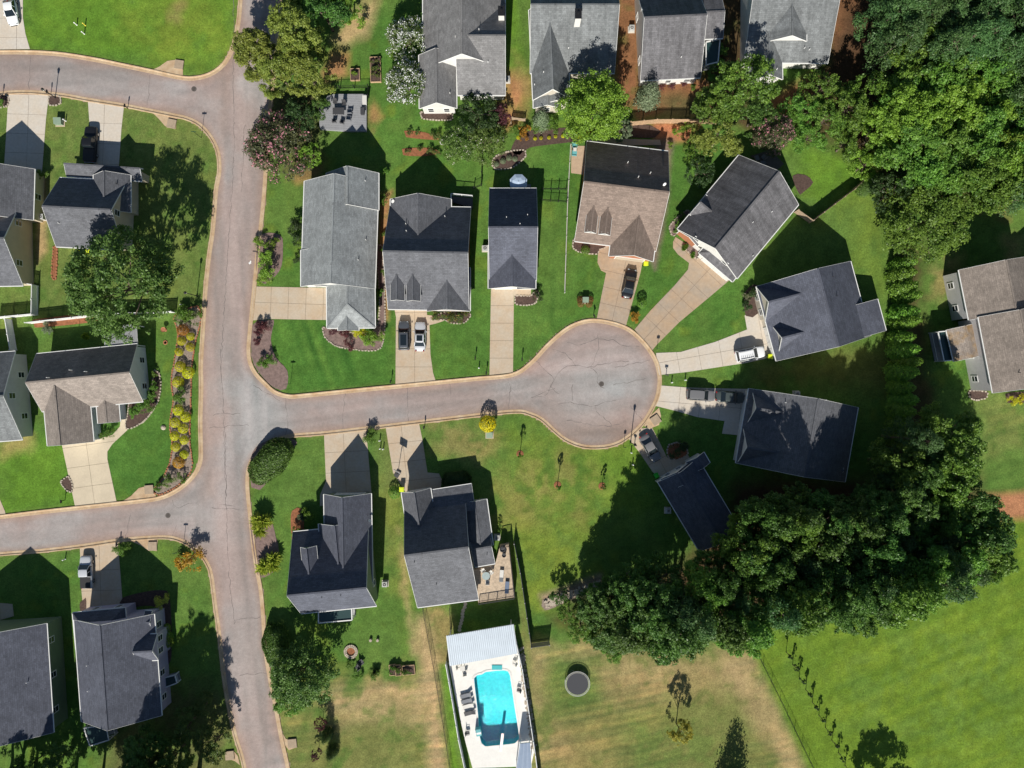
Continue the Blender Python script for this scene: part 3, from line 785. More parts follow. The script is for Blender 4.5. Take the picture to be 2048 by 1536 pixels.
DOORT = M('garage_door_tan', (0.46, 0.40, 0.31), .5, .05, 1.0)

class House:
    def __init__(s, name, cpx, label, roof='grey', wall='tan', trim=None, ze=3.0, group=None):
        c = W(*cpx)
        s.o = thing(name, (c.x, c.y, 0), label, 'house', group, worldly=True)
        s.roof = ROOFS[roof]; s.wallm = SID[wall]; s.trim = trim or WHITE; s.ze = ze; s.w = []; s.k = 0
    def wing(s, p0, p1, p2, ze=None, pitch=.70, ends='GG', over=.40, gov=.28, base=0.0, rf=.5, zr=None, roof=None, wall=None, fascia=True, ridge=True, walls=True, win='', gut=True):
        """p0-p1: eave line parallel to the ridge (px); p2: any point of the other eave. rf: ridge position across"""
        i = s.k; s.k += 1
        ze = (ze if ze is not None else s.ze) + .011 * i
        P0, P1, P2 = W(*p0, ze), W(*p1, ze), W(*p2, ze)
        u = P1 - P0; Ln = u.length; u.normalize()
        n = Vector((-u.y, u.x, 0)); wd = (P2 - P0).dot(n)
        if wd < 0: n = -n; wd = -wd
        zr = zr if zr is not None else ze + pitch * wd / 2
        tr = rf * wd
        s0 = tr * .92 if ends[0] == 'H' else 0.0
        s1 = Ln - (tr * .92 if ends[1] == 'H' else 0.0)
        if s1 < s0 + .2: s0 = s1 = (s0 + s1) / 2; s0 -= .1; s1 += .1
        g = lambda a, b, z: P0 + u * a + n * b + Vector((0, 0, z - ze))
        th = .14
        top = [g(0, 0, ze), g(Ln, 0, ze), g(Ln, wd, ze), g(0, wd, ze), g(s0, tr, zr), g(s1, tr, zr)]
        bot = [p - Vector((0, 0, th)) for p in top]
        la = math.hypot(tr, zr - ze); lb = math.hypot(wd - tr, zr - ze)
        fs = [(0, 1, 5, 4), (2, 3, 4, 5)]; uv = [[(0, 0), (Ln, 0), (s1, la), (s0, la)], [(Ln, 0), (0, 0), (s0, lb), (s1, lb)]]
        side = [(0, 1), (2, 3)]
        if ends[0] == 'H':
            fs.append((3, 0, 4)); uv.append([(wd, 0), (0, 0), (tr, math.hypot(s0, zr - ze))]); side.append((3, 0))
        else: side += [(3, 4), (4, 0)]
        if ends[1] == 'H':
            fs.append((1, 2, 5)); uv.append([(0, 0), (wd, 0), (tr, math.hypot(Ln - s1, zr - ze))]); side.append((1, 2))
        else: side += [(1, 5), (5, 2)]
        mb = MB(); nt_ = len(fs)
        allf = list(fs) + [tuple(6 + k for k in f[::-1]) for f in fs] + [(b, a, a + 6, b + 6) for a, b in side]
        mb.add(top + bot, allf, uv + [None] * (len(allf) - nt_))
        ro = mb.build('roof', roof and ROOFS[roof] or s.roof, s.o)
        # fascia boards and gutters
        if fascia:
            fb = MB()
            for a, b in side:
                A, B = top[a], top[b]; eave = abs(A.z - B.z) < .01
                d = (B - A).normalized(); out = Vector((d.y, -d.x, 0)); out.normalize()
                cen = g(Ln / 2, wd / 2, ze)
                if ((A + B) / 2 - cen).dot(out) < 0: out = -out
                if eave and gut: fb.bar(A + out * .07 - Vector((0, 0, .09)), B + out * .07 - Vector((0, 0, .09)), .13, .13)
                else: fb.bar(A + out * .022 - Vector((0, 0, .085)), B + out * .022 - Vector((0, 0, .085)), .035, .20)
            fb.build('fascia', s.trim, ro)
        if ridge:
            rb = MB(); up = Vector((0, 0, .015))
            rb.bar(top[4] + up, top[5] + up, .26, .05)
            if ends[0] == 'H': rb.bar(top[4] + up, top[0] + up, .2, .05); rb.bar(top[4] + up, top[3] + up, .2, .05)
            if ends[1] == 'H': rb.bar(top[5] + up, top[1] + up, .2, .05); rb.bar(top[5] + up, top[2] + up, .2, .05)
            for f in range(len(rb.f)): rb.uv[f] = [(0, 0), (1, 0), (1, .3), (0, .3)]
            rb.build('ridge_cap', roof and ROOFS[roof] or s.roof, ro)
        # wall body under it
        ov = over + .004 * i; gv = gov + .004 * i
        sa, sb, ta, tb = gv, Ln - gv, ov, wd - ov
        ka = (zr - ze) / tr; kb = (zr - ze) / (wd - tr)
        za = ze - th - .02 + ka * ta; zb = ze - th - .02 + kb * (wd - tb); zt = zr - th - .02; za = min(za, zt); zb = min(zb, zt)
        wg = dict(P0=P0, u=u, n=n, sa=sa, sb=sb, ta=ta, tb=tb, za=za, zb=zb, base=base, ze=ze, zr=zr, tr=tr, wd=wd, Ln=Ln, s0=s0, s1=s1, g=g, roof=ro, i=i)
        if walls:
            mbw = MB(); flat = 'H' in ends
            prof = [(ta, base), (tb, base), (tb, zb)] + ([] if flat else [(tr, zt)]) + [(ta, za)]
            vs = [g(sa, t, z) for t, z in prof] + [g(sb, t, z) for t, z in prof]; m = len(prof)
            mbw.add(vs, [tuple(range(m)), tuple(range(2 * m - 1, m - 1, -1))] + [(k, m + k, m + (k + 1) % m, (k + 1) % m) for k in range(m)])
            mbw.build('wall', wall and SID[wall] or s.wallm, s.o)
        s.w.append(wg)
        for tok in win.split():
            sd, rest = tok.split(':'); cnt, *zz = rest.split('@')
            z = float(zz[0]) if zz else base + 1.55
            for k in range(int(cnt)): s.window(wg, sd, (k + .5) / int(cnt), z)
        return wg
    def frame(s, wg, sd):
        u, n, g = wg['u'], wg['n'], wg['g']
        if sd == 'a': return g(wg['sa'], wg['ta'], 0), u, wg['sb'] - wg['sa'], -n
        if sd == 'b': return g(wg['sa'], wg['tb'], 0), u, wg['sb'] - wg['sa'], n
        if sd == '0': return g(wg['sa'], wg['ta'], 0), n, wg['tb'] - wg['ta'], -u
        return g(wg['sb'], wg['ta'], 0), n, wg['tb'] - wg['ta'], u
    def window(s, wg, sd, fr, z, w=.95, h=1.45):
        o, d, L, nr = s.frame(wg, sd)
        c = Vector((o.x, o.y, 0)) + d * (L * fr) + Vector((0, 0, z)); up = Vector((0, 0, 1))
        fb = MB(); M3 = Matrix((d, nr, up)).transposed(); t = .11
        for a, b, sx, sz in ((0, h / 2, w + t, t), (0, -h / 2, w + t, t), (-w / 2, 0, t, h - t), (w / 2, 0, t, h - t), (0, 0, w - t, .06)):
            fb.box(c + d * a + up * b + nr * .025, (sx, .09, sz), M=M3)
        f = fb.build('window', WHITE, s.o)
        MB().box(c + nr * .012, (w - .05, .05, h - .05), M=M3).build('pane', GLASS, f)
    def door(s, wg, sd, fr, w=2.6, h=2.15, mat=None, name='garage_door', panels=True):
        o, d, L, nr = s.frame(wg, sd); up = Vector((0, 0, 1)); M3 = Matrix((d, nr, up)).transposed()
        c = Vector((o.x, o.y, 0)) + d * (L * fr) + up * (wg['base'] + h / 2 + .02)
        mb = MB().box(c + nr * .02, (w, .06, h), M=M3)
        dr = mb.build(name, mat or DOORW, s.o)
        if panels:
            pm = MB()
            for r in range(4):
                for q in range(4): pm.box(c + nr * .06 + d * (w * (q - 1.5) / 4.2) + up * (h * (r - 1.5) / 4.3), (w * .2, .03, h * .19), M=M3)
            pm.build('panel_relief', mat or DOORW, dr)
        fm = MB(); t = .12
        fm.box(c + nr * .03 + up * (h / 2 + t / 2), (w + 2 * t, .1, t), M=M3)
        for k in (-1, 1): fm.box(c + nr * .03 + d * (k * (w / 2 + t / 2)), (t, .1, h), M=M3)
        fm.build('door_frame', WHITE, dr)
    def roof_z(s, wg, p):
        q = p - wg['P0']; t = q.dot(wg['n'])
        r = wg['tr']; k = (wg['zr'] - wg['ze'])
        z = wg['ze'] + (k * t / r if t < r else k * (wg['wd'] - t) / (wg['wd'] - r))
        return z
    def at(s, wi, pxy):
        wg = s.w[wi]; z = wg['ze']
        for _ in range(12): p = W(*pxy, z); z = .5 * z + .5 * s.roof_z(wg, p)
        return W(*pxy, z)
    def pipe(s, wi, pxy, h=.45, r=.055, mat=None):
        p = s.at(wi, pxy)
        MB().tube(p - Vector((0, 0, .2)), p + Vector((0, 0, h)), r, n=8).add([], []).build('vent_pipe', mat or WPAINT, s.w[wi]['roof'])
    def dish(s, wi, pxy, az=2.2):
        p = s.at(wi, pxy)
        d = MB().lathe([(0.001, 0), (.16, .02), (.27, .07), (.30, .10)], 14)
        R = Matrix.Rotation(az, 3, 'Z') @ Matrix.Rotation(1.0, 3, 'X')
        d.v = [tuple(R @ Vector(v) + p + Vector((0, 0, .55))) for v in d.v]
        d.tube(p - Vector((0, 0, .1)), p + Vector((0, 0, .55)), .03, n=6)
        d.build('satellite_dish', WPAINT, s.w[wi]['roof'])
    def chimney(s, wi, pxy, h=1.5, w=.9, d=1.4, mat=None, ang=0.0, ztop=None):
        p = s.at(wi, pxy); zt = ztop or p.z + h
        M3 = Matrix.Rotation(ang, 3, 'Z')
        c = MB().box((p.x, p.y, (p.z - 1.2 + zt) / 2), (w, d, zt - p.z + 1.2), M=M3).build('chimney', mat or SID['white'], s.w[wi]['roof'])
        MB().box((p.x, p.y, zt + .04), (w + .14, d + .14, .09), M=M3).tube((p.x, p.y, zt), (p.x, p.y, zt + .42), .16, n=12).build('chimney_cap', BLACKM, s.w[wi]['roof'])

def house(*a, **k): return House(*a, **k)

# C1: long pale grey house on the corner lot
h = house('house', (690, 510), 'long pale grey gabled house with a side garage on the corner lot', 'lightgrey', 'white')
h.wing((609,362),(602,572),(757,362), pitch=.62, zr=7.8, win='b:4')
h.wing((653,346),(653,420),(757,346), pitch=.9)
h.wing((602,500),(602,573),(660,500), pitch=.55, ends='GG', zr=4.6, win='1:1')
h.wing((653,540),(654,656),(749,540), pitch=.66, ends='GH', win='a:1')
h.wing((676,625),(676,661),(717,625), pitch=.75, ze=3.05, ends='GG', win='1:1')
h.door(h.w[3], 'a', .62, 4.6)
for q in ((717,520),(732,480)): h.pipe(0, q)
h.pipe(1, (731,362))
# C2: charcoal house with dormers
h = house('house', (860, 505), 'charcoal house with two front dormers above two parked cars', 'midgrey', 'brick')
h.wing((776,618),(938,621),(945,415), zr=8.5, win='a:2')
h.wing((781,398),(781,480),(902,402), zr=6.5)
h.wing((854,622),(854,535),(940,623), pitch=.84, win='0:2')
h.wing((781,601),(781,550),(809,601), ze=5.35, pitch=.95, base=3.6, over=.15, win='0:1@5.1', gut=False)
h.wing((813,602),(813,550),(841,602), ze=5.35, pitch=.95, base=3.6, over=.15, win='0:1@5.1', gut=False)
h.door(h.w[0], 'a', .22, 4.6)
for q in ((813,462),(890,433),(812,448)): h.pipe(0, q, .55)
h.dish(1, (786,404), 1.0)
# C3: narrow dark house
h = house('house', (1025, 478), 'narrow dark grey house beside the white boundary fence', 'dark', 'white')
h.wing((979,560),(1073,560),(1073,377), zr=8.2)
h.wing((977,577),(977,490),(1071,577), pitch=.66, win='0:2')
h.wing((1034,578),(1034,548),(1069,578), ze=2.75, pitch=.4, ends='GG', roof='dark')
h.door(h.w[1], '0', .3, 2.6)
for q in ((1013,435),(1055,430),(1040,448)): h.pipe(0, q, .5)
# C4: brown
h = house('house', (1240, 405), 'brown shingled house with twin dormers and a brick front', 'brown', 'brick')
h.wing((1149,482),(1312,502),(1175,283), zr=8.4, win='a:3')
h.wing((1218,512),(1229,425),(1306,523), pitch=.86)
h.wing((1169,464),(1175,412),(1192,467), ze=5.5, pitch=1.0, base=3.6, over=.12, win='0:1@5.2', gut=False, wall='white')
h.wing((1197,468),(1203,416),(1220,471), ze=5.5, pitch=1.0, base=3.6, over=.12, win='0:1@5.2', gut=False, wall='white')
h.door(h.w[1], '0', .5, 4.6, mat=DOORT)
for q in ((1255,326),(1276,355),(1300,347)): h.pipe(0, q, .8)
h.dish(0, (1327,370), .5)
# C5: rotated stained grey
h = house('house', (1480, 440), 'angled stained grey house on the turning circle with a hipped garage', 'stained', 'white')
h.wing((1355,458),(1478,310),(1602,403), zr=7.6, win='0:2@4.5')
h.wing((1398,506),(1432,466),(1467,561), ze=3.0, pitch=.55, ends='HG')
h.wing((1380,428),(1402,446),(1409,388), ze=3.2, pitch=.75, ends='GG', win='0:1')
h.wing((1356,460),(1372,441),(1396,491), ze=2.9, pitch=.5, ends='GG', wall='brick')
h.door(h.w[1], '0', .5, 4.6)
for q in ((1505,445),(1543,424),(1505,512)): h.pipe(0, q)
# C6: slate rotated
h = house('house', (1640, 622), 'wide charcoal house with two gabled bays beside the cypress row', 'dark', 'cream')
h.wing((1513,573),(1553,722),(1700,518), zr=8.4)
h.wing((1513,574),(1625,546),(1532,643), pitch=1.22, win='0:2')
h.wing((1544,651),(1635,628),(1558,705), pitch=1.25, ze=3.1, win='0:1')
h.wing((1755,598),(1772,661),(1683,619), ze=3.0, ends='GG', zr=4.5, rf=.97, ridge=False)
h.door(h.w[0], 'a', .75, 4.6)
for q in ((1665,553),(1673,592)): h.pipe(0, q, .4, mat=DARKM)
# C7: black, partly in shade
h = house('house', (1590, 870), 'dark roofed house half shaded by the woodland trees', 'midgrey', 'white')
h.wing((1498,777),(1472,926),(1716,815), zr=8.6)
h.wing((1505,782),(1600,798),(1493,848), pitch=1.15, win='0:2')
h.wing((1487,858),(1590,875),(1474,924), pitch=1.15, ze=3.1, win='0:2')
h.wing((1500,925),(1680,957),(1505,890), ze=3.0, pitch=.5)
h.door(h.w[0], 'a', .3, 4.6)
h.pipe(0, (1570,805)); h.pipe(0, (1650,800))
# C8: shaded rotated
h = house('house', (1395, 1010), 'dark narrow house in the shade under the woodland edge', 'dark', 'white')
h.wing((1316,964),(1399,1103),(1409,940), pitch=.62, win='a:4')
h.wing((1372,925),(1384,946),(1408,905), ze=3.1, pitch=.6, ends='GG')
h.wing((1322,958),(1336,982),(1378,932), ze=3.2, pitch=.7, win='0:2')
h.door(h.w[0], '0', .3, 4.6)
# T1
h = house('house', (930, 60), 'big taupe grey house with white gables above the garden beds', 'grey', 'white')
h.wing((846,-110),(846,137),(1010,-110), zr=8.2, ends='GG')
h.wing((915,190),(1011,190),(915,6), zr=7.5, ends='GG')
h.wing((838,110),(839,217),(912,110), pitch=.80, win='1:2')
h.chimney(1, (1003,35), 2.0)
for q in ((976,125),(958,60)): h.pipe(1, q)
h.pipe(2, (900,187))
# T2
h = house('house', (1145, 60), 'slate grey house with a tall white chimney and rounded tree in front', 'slate', 'cream')
h.wing((1060,146),(1229,146),(1055,-57), zr=8.4)
h.wing((1066,200),(1058,20),(1140,200), ze=3.0, zr=7.0, ends='GG')
h.wing((1067,216),(1067,160),(1122,216), ze=2.8, pitch=.6, win='0:1')
h.wing((1095,205),(1095,170),(1138,205), ze=3.6, pitch=.7, ends='GG', win='0:1')
h.chimney(0, (1154,42), 2.2)
for q in ((1087,145),(1069,170)): h.pipe(1, q)
h.pipe(0, (1137,97))
# T3
h = house('house', (1345, 60), 'streaked grey house with white walls behind the brown fence', 'stained', 'white', ze=3.1)
h.wing((1281,161),(1401,155),(1281,-24), zr=8.4, win='a:3 0:2')
h.wing((1404,78),(1446,76),(1410,-10), ze=3.0, pitch=.45)
h.wing((1300,10),(1290,-60),(1330,8), ze=4.5, pitch=.7)
h.pipe(0, (1362,115)); h.dish(0, (1282,22), 2.0)
# T4
h = house('house', (1570, 50), 'grey house with a white central gable beside the red straw bank', 'slate', 'white')
h.wing((1488,124),(1656,126),(1478,-100), zr=7.4)
h.wing((1538,-90),(1538,82),(1613,-90), ze=4.8, pitch=.62)
h.wing((1496,60),(1498,160),(1563,60), ze=3.0, pitch=.72, win='1:1')
for q in ((1608,97),(1618,100),(1553,139)): h.pipe(0 if q[0] > 1560 else 2, q)
# R1: big house on the right
h = house('house', (1990, 660), 'two storey tan roofed house with grey siding by the cypress row', 'tan', 'grey', ze=5.4)
h.wing((1918,540),(1938,640),(2049,513), ze=5.0, pitch=.62, win='a:2')
h.wing((1957,634),(1986,786),(2072,611), ze=5.9, pitch=.62, win='a:3 1:3')
h.wing((2050,560),(2095,780),(2230,525), ze=5.2, pitch=.5)
h.wing((1893,660),(1908,723),(1958,648), ze=3.0, pitch=.30, roof='rusty', win='a:2', over=.35)
h.wing((2016,570),(2024,606),(2100,560), ze=4.6, pitch=.5)
h.pipe(1, (2037,745), mat=DARKM)
# L1
h = house('house', (30, 450), 'grey roofed house with a tall tan gable wall beside the tan fence yard', 'midgrey', 'tan')
h.wing((46,571),(-160,575),(58,402), zr=7.2, win='0:2@3.4')
h.wing((69,338),(66,440),(-60,342), ze=3.1, pitch=.62, win='a:1')
h.wing((36,338),(36,400),(-20,338), ze=3.2, pitch=.9)
# L2
h = house('house', (200, 420), 'dark grey house with a tan gable wall beside the big oak', 'midgrey', 'tan')
h.wing((112,493),(246,500),(128,356), zr=7.1, ze=3.2, win='1:2@2.6 1:1@5.0')
h.wing((133,352),(284,362),(137,328), ze=2.7, pitch=.35, zr=3.6, ends='GG', rf=.9)
h.wing((187,350),(187,425),(261,360), ze=3.2, pitch=.78, win='0:2')
h.pipe(0, (119,447)); h.pipe(2, (234,368), mat=DARKM)
# L3
h = house('house', (180, 775), 'brown roofed house with a front garage beside the golden shrub border', 'taupe', 'blue')
h.wing((84,823),(286,803),(275,688), pitch=.70, win='1:2')
h.wing((95,892),(84,775),(187,883), pitch=.72, ze=3.05)
h.wing((196,847),(192,800),(240,843), ze=2.8, pitch=.4, win='0:1')
h.door(h.w[1], '0', .6, 4.6)
for q in ((100,755),(145,740),(175,743)): h.pipe(0, q, .9)
# L4
h = house('house', (10, 790), 'pale grey house with a plain grey gable wall by the white fence', 'slate', 'grey')
h.wing((45,879),(-150,895),(27,703), zr=6.6, win='0:2@1.7 0:1@4.2')
# L5
h = house('house', (235, 1335), 'charcoal house with a mauve side wall and pickup in its driveway', 'dark', 'purple', ze=4.2)
h.wing((148,1240),(163,1443),(308,1228), zr=8.2, win='b:4@2.2')
h.wing((145,1226),(152,1300),(250,1220), ze=4.0, pitch=.62, ends='HG', win='0:2')
h.wing((314,1268),(275,1270),(318,1320), ze=4.6, pitch=.85, over=.1, win='0:2@3.2')
h.wing((304,1222),(290,1222),(308,1262), ze=4.0, pitch=.5)
h.pipe(0, (176,1330)); h.pipe(0, (178,1381))
# L6
h = house('house', (55, 1360), 'brownish black house in the lower corner with a green side wall', 'dark', 'green', ze=4.4)
h.wing((93,1247),(107,1465),(-80,1262), zr=8.4, win='a:3@3.0')
h.wing((41,1258),(43,1345),(-34,1262), ze=4.5, pitch=1.0)
h.wing((48,1410),(52,1472),(-40,1412), ze=4.5, pitch=.95)
h.pipe(0, (56,1364))
# B1
h = house('house', (680, 1110), 'dark house with a green side wall and a north facing garage', 'dark', 'green')
h.wing((602,1227),(753,1212),(598,1063), zr=8.8, rf=.35, win='1:2@2.0')
h.wing((742,987),(745,1165),(648,1001), pitch=1.0, win='0:1')
h.wing((637,1048),(648,1160),(720,1040), pitch=.95, ze=3.2)
h.wing((601,1095),(608,1165),(633,1092), ze=5.7, pitch=1.05, base=3.4, over=.12, gut=False)
h.door(h.w[1], '0', .5, 4.6)
for q in ((644,1194),(682,1190)): h.pipe(0, q, .4, mat=DARKM)
h.dish(1, (741,1041), 2.5)
# B2
h = house('house', (900, 1095), 'charcoal house with a sunlit rear slope and timber back deck', 'midgrey', 'white')
h.wing((835,1215),(957,1199),(806,1014), zr=8.7, rf=.6)
h.wing((815,988),(943,968),(822,1040), ze=3.05, zr=3.85, rf=.97, ridge=False)
h.wing((803,985),(815,1065),(861,977), ze=3.4, pitch=1.05)
h.wing((973,998),(986,1090),(925,1005), ze=2.9, pitch=.5)
h.wing((950,1134),(990,1127),(941,1084), ze=3.0, pitch=.5, zr=4.2, rf=.75)
for q in ((829,1124),(873,1168)): h.pipe(0, q, .4, mat=DARKM)
h.pipe(4, (974,1109), .4, mat=DARKM)
# ------------------------------------------------------------------ vegetation
def leaf_mesh(name, C, Nn, size, tone, flower, rs, aspect=.62):
    n = len(C)
    Nn = Nn / (np.linalg.norm(Nn, axis=1)[:, None] + 1e-9)
    T = rs.normal(size=(n, 3)); T -= (T * Nn).sum(1)[:, None] * Nn; T /= (np.linalg.norm(T, axis=1)[:, None] + 1e-9)
    Bt = np.cross(Nn, T); a = (size / 2)[:, None]; b = (size * aspect / 2)[:, None]
    V = np.stack([C - T * a, C + Bt * b, C + T * a, C - Bt * b], 1).reshape(-1, 3).astype(np.float32)
    me = bpy.data.meshes.new(name)
    me.vertices.add(n * 4); me.loops.add(n * 4); me.polygons.add(n)
    me.vertices.foreach_set('co', V.ravel())
    me.loops.foreach_set('vertex_index', np.arange(n * 4, dtype=np.int32))
    me.polygons.foreach_set('loop_start', np.arange(0, n * 4, 4, dtype=np.int32))
    me.update(calc_edges=True)
    for nm, v in (('tone', tone), ('flower', flower)):
        at = me.attributes.new(nm, 'FLOAT', 'FACE'); at.data.foreach_set('value', v.astype(np.float32))
    return me

def clumps_to_leaves(name, cen, rad, per, leaf, seed, up=.35, flat=.75, shell=.55, aspect=.62):
    rs = np.random.RandomState(seed); k = len(cen)
    per = np.maximum(4, (per * (rad / rad.mean()) ** 2).astype(int))
    idx = np.repeat(np.arange(k), per); n = len(idx)
    d = rs.normal(size=(n, 3)); d[:, 2] = d[:, 2] * .9 + .25; d /= np.linalg.norm(d, axis=1)[:, None]
    r = shell + (1 - shell) * rs.rand(n) ** .6
    off = d * r[:, None] * rad[idx][:, None]; off[:, 2] *= flat
    off += rs.normal(size=(n, 3)) * (rad[idx] * .10)[:, None]
    C = cen[idx] + off
    Nn = d * .8 + rs.normal(size=(n, 3)) * .55 + np.array([0, 0, up])
    size = leaf * (.6 + .8 * rs.rand(n))
    ct = rs.rand(k); tone = np.clip(.45 * ct[idx] + .55 * rs.rand(n), 0, 1)
    fl = np.clip(.35 * rs.rand(k)[idx] + .65 * rs.rand(n), 0, 1) * np.clip(.45 + d[:, 2], 0, 1) ** .3
    return leaf_mesh(name, C, Nn, size, tone, fl, rs, aspect)

def trunk_mesh(name, h, r, cen=None, nl=6, seed=0, zs=.35):
    mb = MB(); rs = random.Random(seed)
    pts = [Vector((0, 0, -.1))]; k = 5
    for i in range(1, k + 1): pts.append(Vector((rs.uniform(-.02, .02) * h, rs.uniform(-.02, .02) * h, h * i / k)))
    for i in range(k): mb.tube(pts[i], pts[i + 1], r * (1 - .16 * i) * (1.25 if i == 0 else 1), r * (1 - .16 * (i + 1)), 7)
    if cen is not None:
        order = list(range(len(cen))); rs.shuffle(order)
        for j in order[:nl]:
            e = Vector(cen[j]); z0 = h * rs.uniform(zs, .95); b = Vector((pts[-1].x * z0 / h, pts[-1].y * z0 / h, z0))
            m = (b + e) / 2 + Vector((0, 0, .06 * h)) * rs.uniform(-.3, .8)
            mb.tube(b, m, r * .42, r * .27, 6); mb.tube(m, e, r * .27, r * .07, 6)
    return mb.mesh(name, True)

PROTO = {}
def proto_broad(key, R, h, ncl, per, leaf, seed, flat=.72, low=.34, rad=.12, aspect=.62, lobes=13, top=.62):
    """ragged crown: sub-crowns on limbs, each covered with leaf clumps, dark gaps between"""
    rs = np.random.RandomState(seed); zc = h * (low + (1 - low) * .45); hz = h * (1 - low) * .52
    L = rs.normal(size=(lobes, 3)); L[:, 2] = np.abs(L[:, 2]) * 1.1 - .35; L /= np.linalg.norm(L, axis=1)[:, None]
    L[0] = (0, 0, 1)
    lr = .30 + .20 * rs.rand(lobes); ld = (.60 + .18 * rs.rand(lobes))
    k = rs.randint(0, lobes, ncl)
    d = rs.normal(size=(ncl, 3)); d[:, 2] = d[:, 2] * .8 + .3; d += L[k] * .7; d /= np.linalg.norm(d, axis=1)[:, None]
    q = L[k] * ld[k][:, None] + d * (lr[k] * (.45 + .6 * rs.rand(ncl) ** .5))[:, None]
    cen = q * np.array([R, R, hz]); cen[:, 2] += zc
    cen[:, 2] = np.maximum(cen[:, 2], .08 * h)
    rad_ = R * rad * (.55 + .9 * rs.rand(ncl))
    PROTO[key] = (trunk_mesh(key + '_trunk', h * .62, .028 * h * .7 + .05, cen, 10, seed), clumps_to_leaves(key + '_crown', cen, rad_, per, leaf, seed + 1, flat=flat, aspect=aspect, shell=.3, up=.5), R, h)

def proto_pine(key, R, h, ncl, per, leaf, seed):
    rs = np.random.RandomState(seed)
    t = rs.rand(ncl) ** .85; z = h * (.38 + .62 * t); prof = np.clip(1.08 - t, .1, 1) ** .7
    an = rs.rand(ncl) * 6.283; r = R * prof * (.35 + .65 * rs.rand(ncl) ** .5)
    cen = np.stack([np.cos(an) * r, np.sin(an) * r, z], 1)
    cen[-1] = (0, 0, h * .99)
    rad_ = R * .23 * (.6 + .6 * rs.rand(ncl)) * (.55 + .45 * prof)
    PROTO[key] = (trunk_mesh(key + '_trunk', h * .96, .012 * h + .04, cen, 14, seed, .4), clumps_to_leaves(key + '_crown', cen, rad_, per, leaf, seed + 1, flat=.6, shell=.35, aspect=.35), R, h)

def proto_cone(key, R, h, n, leaf, seed, low=.03, power=.8, shag=.12, aspect=.5):
    """dense evergreen: sprays on a cone from the ground up"""
    rs = np.random.RandomState(seed); t = 1 - np.sqrt(rs.rand(n)); t = t * (1 - low) + low
    an = rs.rand(n) * 6.283
    ribs = .86 + .14 * np.sin(an * 5 + t * 23 + rs.rand() * 6) * np.sin(t * 41 + an * 2)
    r = R * np.clip(1 - t, 0, 1) ** power * ribs * (.75 + .25 * rs.rand(n)) + .03
    C = np.stack([np.cos(an) * r, np.sin(an) * r, h * t], 1) + rs.normal(size=(n, 3)) * shag * R * .4
    N_ = np.stack([np.cos(an), np.sin(an), np.full(n, .55)], 1) + rs.normal(size=(n, 3)) * .5
    tone = np.clip(.3 + .5 * rs.rand(n) + .25 * np.sin(an * 7 + t * 30), 0, 1)
    PROTO[key] = (trunk_mesh(key + '_trunk', h * .9, .016 * h + .03, None, 0, seed), leaf_mesh(key + '_crown', C, N_, leaf * (.6 + .8 * rs.rand(n)), tone, rs.rand(n), rs, aspect), R, h)

def proto_ball(key, R, h, n, leaf, seed, lump=.14):
    rs = np.random.RandomState(seed); d = rs.normal(size=(n, 3)); d[:, 2] = np.abs(d[:, 2]) - .15; d /= np.linalg.norm(d, axis=1)[:, None]
    ph = rs.rand(6) * 6; k = 1 + lump * np.sin(d[:, 0] * 5 + ph[0]) * np.sin(d[:, 1] * 5 + ph[1]) + lump * .7 * np.sin(d[:, 2] * 7 + ph[2] + d[:, 0] * 4)
    r = k * (.72 + .28 * rs.rand(n) ** .4)
    C = d * r[:, None] * np.array([R, R, h * .62]); C[:, 2] += h * .40
    C[:, 2] = np.maximum(C[:, 2], .03)
    N_ = d + rs.normal(size=(n, 3)) * .5 + np.array([0, 0, .2])
    PROTO[key] = (trunk_mesh(key + '_stem', h * .5, .03 + .02 * h, None, 0, seed), leaf_mesh(key + '_foliage', C, N_, leaf * (.6 + .8 * rs.rand(n)), np.clip(.2 + .8 * rs.rand(n), 0, 1), rs.rand(n), rs), R, h)

def proto_spiky(key, R, h, seed):
    rs = random.Random(seed); mb = MB()
    tones = []
    for hd in range(5):
        c = Vector((rs.uniform(-.5, .5) * R, rs.uniform(-.5, .5) * R, h * rs.uniform(.25, .55)))
        for i in range(80):
            a = rs.uniform(0, 6.283); e = rs.uniform(-.3, 1.3); L = R * rs.uniform(.45, .75)
            d = Vector((math.cos(a) * math.cos(e), math.sin(a) * math.cos(e), math.sin(e))); sd = Vector((-d.y, d.x, 0)).normalized() * (.06 * R)
            t = c + d * L - Vector((0, 0, .15 * L)); m = c + d * L * .5
            mb.add([c, m + sd, t, m - sd], [(0, 1, 2, 3)])
    me = mb.mesh(key)
    n = len(me.polygons)
    for nm in ('tone', 'flower'):
        at = me.attributes.new(nm, 'FLOAT', 'FACE'); at.data.foreach_set('value', np.random.RandomState(seed).rand(n).astype(np.float32))
    PROTO[key] = (trunk_mesh(key + '_stem', h * .5, .12, None, 0, seed), me, R, h)

